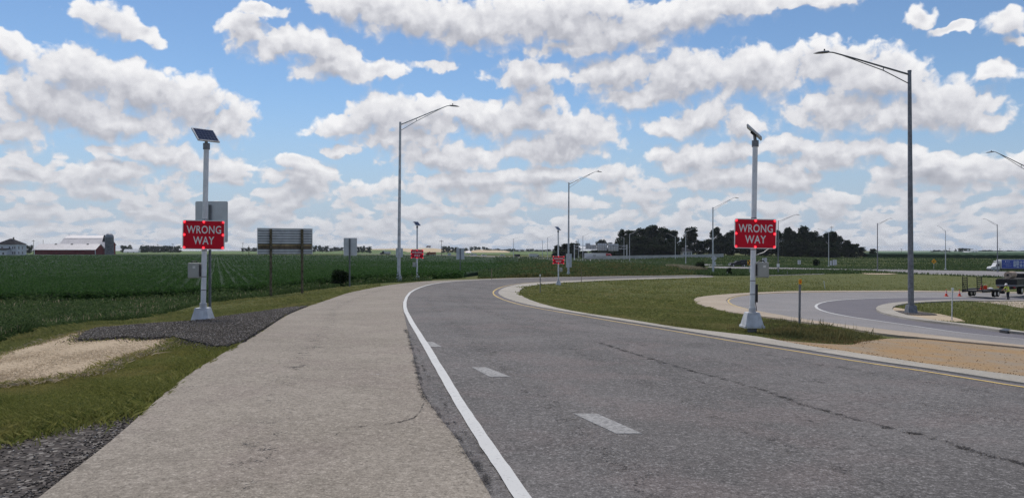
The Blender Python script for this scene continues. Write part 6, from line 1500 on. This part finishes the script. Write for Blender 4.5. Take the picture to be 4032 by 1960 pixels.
# ------------------------------------------------------------------ the crew at the right edge: trailer, work truck, cones and worker
TY = 87.0
TA = math.atan2(.62, .78)
def crew():
    ox, oy = at(3829, TY); oz = Tz(ox, oy) + .03
    r = empty('equipment_trailer', (ox, oy, oz), TA); tagit(r, 'flat equipment trailer with two black loading ramps raised at its rear', 'trailer')
    L = 5.2
    b = MB(); b.box(0, L, -1.05, 1.05, .62, .72)
    for k in range(13): pass
    b.build('deck_frame', M['dark_metal'], r, bevel=.01)
    for k in range(10):
        b = MB(); b.box(.05, L - .05, -1.02 + k * .205, -1.02 + k * .205 + .19, .725, .765); b.build('plank', M['deck'], r)
    for s in (-1, 1):
        b = MB(); b.box(0, L, s * 1.05 - .05, s * 1.05 + .05, .55, .84); b.build('side_rail', M['dark_metal'], r)
        b = MB(); b.box(2.1, 4.0, s * 1.22 - .17, s * 1.22 + .17, .82, .88); b.build('fender', M['dark_metal'], r)
        for u in (2.55, 3.5): wheel(r, u, s * 1.22, .36, .24)
        # raised ramps like short ladders
        rp = MB(); rp.box(-.04, .04, -.27, -.21, 0, 1.55); rp.box(-.04, .04, .21, .27, 0, 1.55); q = rp.build('ramp', M['black_paint'], r); q.location = (-.02, s * .74, .72); q.rotation_euler = (0, math.radians(-4), 0)
        for k in range(7): rr = MB(); rr.box(-.03, .03, -.21, .21, .10 + k * .215, .19 + k * .215); rr.build('rung', M['black_paint'], q)
        br = MB(); br.tube([(.6, s * .95, .78), (.02, s * .95, 1.5)], .03, 6); br.build('ramp_strut', M['dark_metal'], r)
    b = MB(); b.tube([(L, -.9, .6), (L + 2.2, 0, .58)], .06, 6); b.tube([(L, .9, .6), (L + 2.2, 0, .58)], .06, 6); b.tube([(L + 2.2, 0, .58), (L + 4.25, 0, .72)], .07, 6); b.build('tongue', M['dark_metal'], r)
    def on(u, v, h=0): return (ox + u * math.cos(TA) - v * math.sin(TA), oy + u * math.sin(TA) + v * math.cos(TA), oz + h)
    # truck with a flat bed and a roll
    t = empty('work_truck', on(L + 4.3, 0), TA); tagit(t, 'dark work truck with a flat bed at the picture edge, hitched to the trailer', 'truck')
    b = MB(); b.box(0, 4.2, -1.1, 1.1, .95, 1.15); b.build('flat_bed', M['galv_dark'], t, bevel=.02)
    for s in (-1, 1): b = MB(); b.box(0, 4.2, s * 1.1 - .04, s * 1.1 + .04, 1.15, 1.75); b.build('side_board', M['black_paint'], t)
    b = MB(); b.box(0, .06, -1.06, 1.06, 1.15, 1.75); b.build('tail_board', M['black_paint'], t)
    b = MB(); b.box(.05, 4.2, -1.0, 1.0, 1.75, 1.86); b.build('load_sheet', M['deck'], t, bevel=.03)
    prof_body('cab', [(4.3, .7), (8.0, .6), (8.05, 1.3), (7.6, 1.5), (6.2, 1.6), (5.7, 2.35), (4.4, 2.4)], -1.02, 1.02, M['black_paint'], t, .08)
    b = MB(); b.prism([(4.6, 1.65), (6.0, 1.66), (5.6, 2.25), (4.6, 2.28)], 2.1, axis='y', at0=-1.05); b.build('window', M['glass'], t)
    b = MB(); b.box(.2, 7.6, -.4, .4, .6, .94); b.build('chassis', M['dark_metal'], t)
    for s in (-1, 1):
        wheel(t, 1.5, s * .95, .46, .45); wheel(t, 6.9, s * .95, .46, .3)
        b = MB(); b.box(-.02, .02, s * .85 - .1, s * .85 + .1, .8, .93); b.build('tail_light', M['truck_red'], t)
    x, y, z = on(L + 4.9, .05, 1.86)
    s = empty('mat_roll', (x, y, z), TA); tagit(s, 'tan roll of matting lying on the work truck', 'roll')
    b = MB(); b.tube([(0, 0, .42), (1.7, 0, .42)], .42, 20); q = b.build('roll', M['spool'], s, True)
    b = MB(); b.tube([(-.012, 0, .42), (-.002, 0, .42)], .14, 12); b.build('core', M['dark_metal'], s)
    # cones
    def cone(loc, label, tilt=0.0):
        c = empty('traffic_cone', loc, .4); c.rotation_euler = (tilt, 0, .4); tagit(c, label, 'traffic cone', 'orange traffic cones')
        b = MB(); b.box(-.19, .19, -.19, .19, 0, .04); b.build('base', M['orange'], c, bevel=.02)
        b = MB(); b.add(*lathe([(.14, .04), (.03, .74), (.025, .75)], 16)); k = b.build('cone', M['orange'], c, True)
        for z0, z1 in ((.34, .44), (.52, .60)):
            b = MB(); rr = lambda z: .14 - .11 * (z - .04) / .70 + .003; b.add(*lathe([(rr(z0), z0), (rr(z1), z1)], 16)); b.build('reflective_band', M['sign_white'], k, True)
    def gpt(px, Y): x, y = at(px, Y); return (x, y, Tz(x, y) + .035)
    cone(gpt(3726, 85), 'orange traffic cone on the ramp, first of two before the trailer')
    cone(gpt(3778, 88), 'orange traffic cone on the ramp right by the trailer ramps')
    cone(on(3.1, .25, .765), 'orange traffic cone with white band standing on the trailer deck')
    x, y, z = on(3.75, .1, .765); k = empty('red_bucket', (x, y, z)); tagit(k, 'red bucket on the trailer deck beside the cone', 'bucket')
    b = MB(); b.add(*lathe([(.16, 0), (.21, .42), (.22, .43), (.19, .40), (.15, .05)], 16)); b.build('pail', M['orange'], k, True)
    b = MB(); b.tube([(-.2, 0, .42), (-.12, 0, .58), (.12, 0, .58), (.2, 0, .42)], .01, 6); b.build('handle', M['galv'], k)
    for i, (u, v) in enumerate(((4.25, -.2), (4.75, -.1))):
        x, y, z = on(u, v, .765); b = MB(); b.box(-.28, .28, -.2, .2, 0, .18); o = b.build('white_sack', M['sign_white'], None, bevel=.07); o.location = (x, y, z); o.rotation_euler = (0, 0, TA + i * .5)
        tagit(o, ('white sack on the trailer deck next to the red bucket', 'white sack on the trailer deck nearest the worker')[i], 'sack')
    return on
ON = crew()
def worker():
    x, y = at(3969, TY - 1.2); z = Tz(x, y)
    J = {'pelvis': (0, 0, .95), 'belly': (-.03, 0, 1.12), 'chest': (-.12, 0, 1.36), 'neck': (-.20, 0, 1.52), 'head': (-.25, 0, 1.64), 'top': (-.26, 0, 1.75),
         'shl': (-.12, -.19, 1.42), 'ell': (-.30, -.24, 1.20), 'wrl': (-.50, -.18, 1.08), 'hal': (-.58, -.17, 1.05),
         'shr': (-.12, .19, 1.42), 'elr': (-.32, .22, 1.21), 'wrr': (-.52, .15, 1.09), 'har': (-.60, .14, 1.06),
         'hil': (.0, -.10, .90), 'knl': (-.06, -.12, .50), 'anl': (.02, -.12, .09), 'tol': (-.16, -.13, .04),
         'hir': (.0, .10, .90), 'knr': (.02, .13, .50), 'anr': (.12, .13, .09), 'tor': (-.06, .14, .04)}
    Rd = {'pelvis': .145, 'belly': .135, 'chest': .155, 'neck': .06, 'head': .098, 'top': .07, 'shl': .075, 'ell': .048, 'wrl': .034, 'hal': .03, 'shr': .075, 'elr': .048, 'wrr': .034, 'har': .03,
          'hil': .10, 'knl': .07, 'anl': .05, 'tol': .04, 'hir': .10, 'knr': .07, 'anr': .05, 'tor': .04}
    E = [('pelvis', 'belly'), ('belly', 'chest'), ('chest', 'neck'), ('neck', 'head'), ('head', 'top'), ('chest', 'shl'), ('shl', 'ell'), ('ell', 'wrl'), ('wrl', 'hal'), ('chest', 'shr'), ('shr', 'elr'), ('elr', 'wrr'), ('wrr', 'har'),
         ('pelvis', 'hil'), ('hil', 'knl'), ('knl', 'anl'), ('anl', 'tol'), ('pelvis', 'hir'), ('hir', 'knr'), ('knr', 'anr'), ('anr', 'tor')]
    Vn = {n: Vector(J[n]) for n in J}
    # five fingers on each hand, unequal and bent
    for s, h in (('l', 'hal'), ('r', 'har')):
        base = Vn[h]; sg = -1 if s == 'l' else 1
        for k, (dy, ln) in enumerate(((-.035, .062), (-.012, .075), (.012, .078), (.034, .066))):
            a = base + Vector((-.045, dy * 1.0, .0)); b_ = a + Vector((-ln * .6, 0, -.012)); c_ = b_ + Vector((-ln * .2, 0, -.035))
            for nm, p, rr in ((f'{s}f{k}a', a, .011), (f'{s}f{k}b', b_, .010), (f'{s}f{k}c', c_, .009)): Vn[nm] = p; Rd[nm] = rr
            E += [(h, f'{s}f{k}a'), (f'{s}f{k}a', f'{s}f{k}b'), (f'{s}f{k}b', f'{s}f{k}c')]
        a = base + Vector((-.01, -sg * .045, -.01)); b_ = a + Vector((-.045, -sg * .012, -.02)); Vn[s + 'ta'] = a; Rd[s + 'ta'] = .012; Vn[s + 'tb'] = b_; Rd[s + 'tb'] = .010
        E += [(h, s + 'ta'), (s + 'ta', s + 'tb')]
    names = list(Vn); idx = {n: i for i, n in enumerate(names)}
    me = bpy.data.meshes.new('person'); me.from_pydata([tuple(Vn[n]) for n in names], [(idx[a], idx[b]) for a, b in E], []); me.update()
    o = bpy.data.objects.new('person', me); COL.objects.link(o)
    sk = o.modifiers.new('skin', 'SKIN'); sk.use_smooth_shade = True
    for n in names: v = me.skin_vertices[0].data[idx[n]]; v.radius = (Rd[n], Rd[n]); v.use_root = (n == 'pelvis')
    o.modifiers.new('sub', 'SUBSURF').levels = 1; o.modifiers['sub'].render_levels = 1
    dg = bpy.context.evaluated_depsgraph_get(); dg.update()
    m2 = bpy.data.meshes.new_from_object(o.evaluated_get(dg)); bpy.data.objects.remove(o)
    m2.name = 'person'; m2.materials.clear()
    for k in ('skin', 'denim', 'hivis', 'tyre'): m2.materials.append(M[k])
    for p in m2.polygons:
        c = p.center; p.use_smooth = True
        arm = c.x < -.21 and c.z < 1.30
        if c.z > 1.50: p.material_index = 0
        elif arm: p.material_index = 0 if c.x < -.33 else 2
        elif c.z > .92: p.material_index = 2
        elif c.z < .12: p.material_index = 3
        else: p.material_index = 1
    w = link('person', m2); w.location = (x, y, z + .02); w.rotation_euler = (0, 0, TA * .4)
    tagit(w, 'worker in yellow-green shirt, dark trousers and white helmet leaning over the trailer', 'person')
    b = MB(); b.add(*lathe([(.13, -.01), (.125, .0), (.122, .05), (.095, .11), (.04, .14), (.001, .145)], 16)); b.add([(-.19, -.07, -.008), (-.10, -.11, -.006), (-.10, .11, -.006), (-.19, .07, -.008), (-.19, -.07, .002), (-.10, -.11, .004), (-.10, .11, .004), (-.19, .07, .002)], [(0, 3, 2, 1), (4, 5, 6, 7), (0, 1, 5, 4), (1, 2, 6, 5), (2, 3, 7, 6), (3, 0, 4, 7)])
    q = b.build('helmet', M['sign_white'], w, True); q.location = (-.255, 0, 1.68); q.rotation_euler = (0, math.radians(-12), 0)
    # nose, eyes and ears
    b = MB(); b.add(*sphere(.018, 8, 5)); b.build('nose', M['skin'], w).location = (-.348, 0, 1.632)
    for s in (-1, 1):
        b = MB(); b.add(*sphere(.010, 8, 5)); b.build('eye', M['black_print'], w).location = (-.338, s * .034, 1.652)
        b = MB(); b.add(*sphere(.024, 8, 5)); e = b.build('ear', M['skin'], w); e.location = (-.245, s * .098, 1.638); e.scale = (.7, .4, 1.1)
    b = MB(); b.box(-.343, -.330, -.022, .022, 1.594, 1.602); b.build('mouth', M['rust'], w)
    # reflective stripes of the shirt
    for z0 in (1.06, 1.20):
        b = MB(); b.add(*lathe([(.158, -.018), (.158, .018)], 18)); q = b.build('reflective_stripe', M['sign_back'], w); q.location = (-.03 - (z0 - 1.1) * .35, 0, z0); q.scale = (.92, 1.0, 1)
worker()
# ------------------------------------------------------------------ thin summer haze over the fields
_zb = float(GZ.min()) - 1.2; _zh = 34.0
_b = MB(); _b.box(-9300, 9300, -9300, 9300, _zb, _zh)
_hm = bpy.data.materials.new('haze'); _hm.use_nodes = True
_hn = _hm.node_tree; _hn.nodes.clear()
_pv = _hn.nodes.new('ShaderNodeVolumePrincipled'); _pv.inputs['Color'].default_value = (.80, .86, .95, 1); _pv.inputs['Density'].default_value = 0.00006; _pv.inputs['Anisotropy'].default_value = 0.2
_ho = _hn.nodes.new('ShaderNodeOutputMaterial'); _hn.links.new(_pv.outputs[0], _ho.inputs['Volume'])
haze = _b.build('haze', _hm); haze['kind'] = 'stuff'
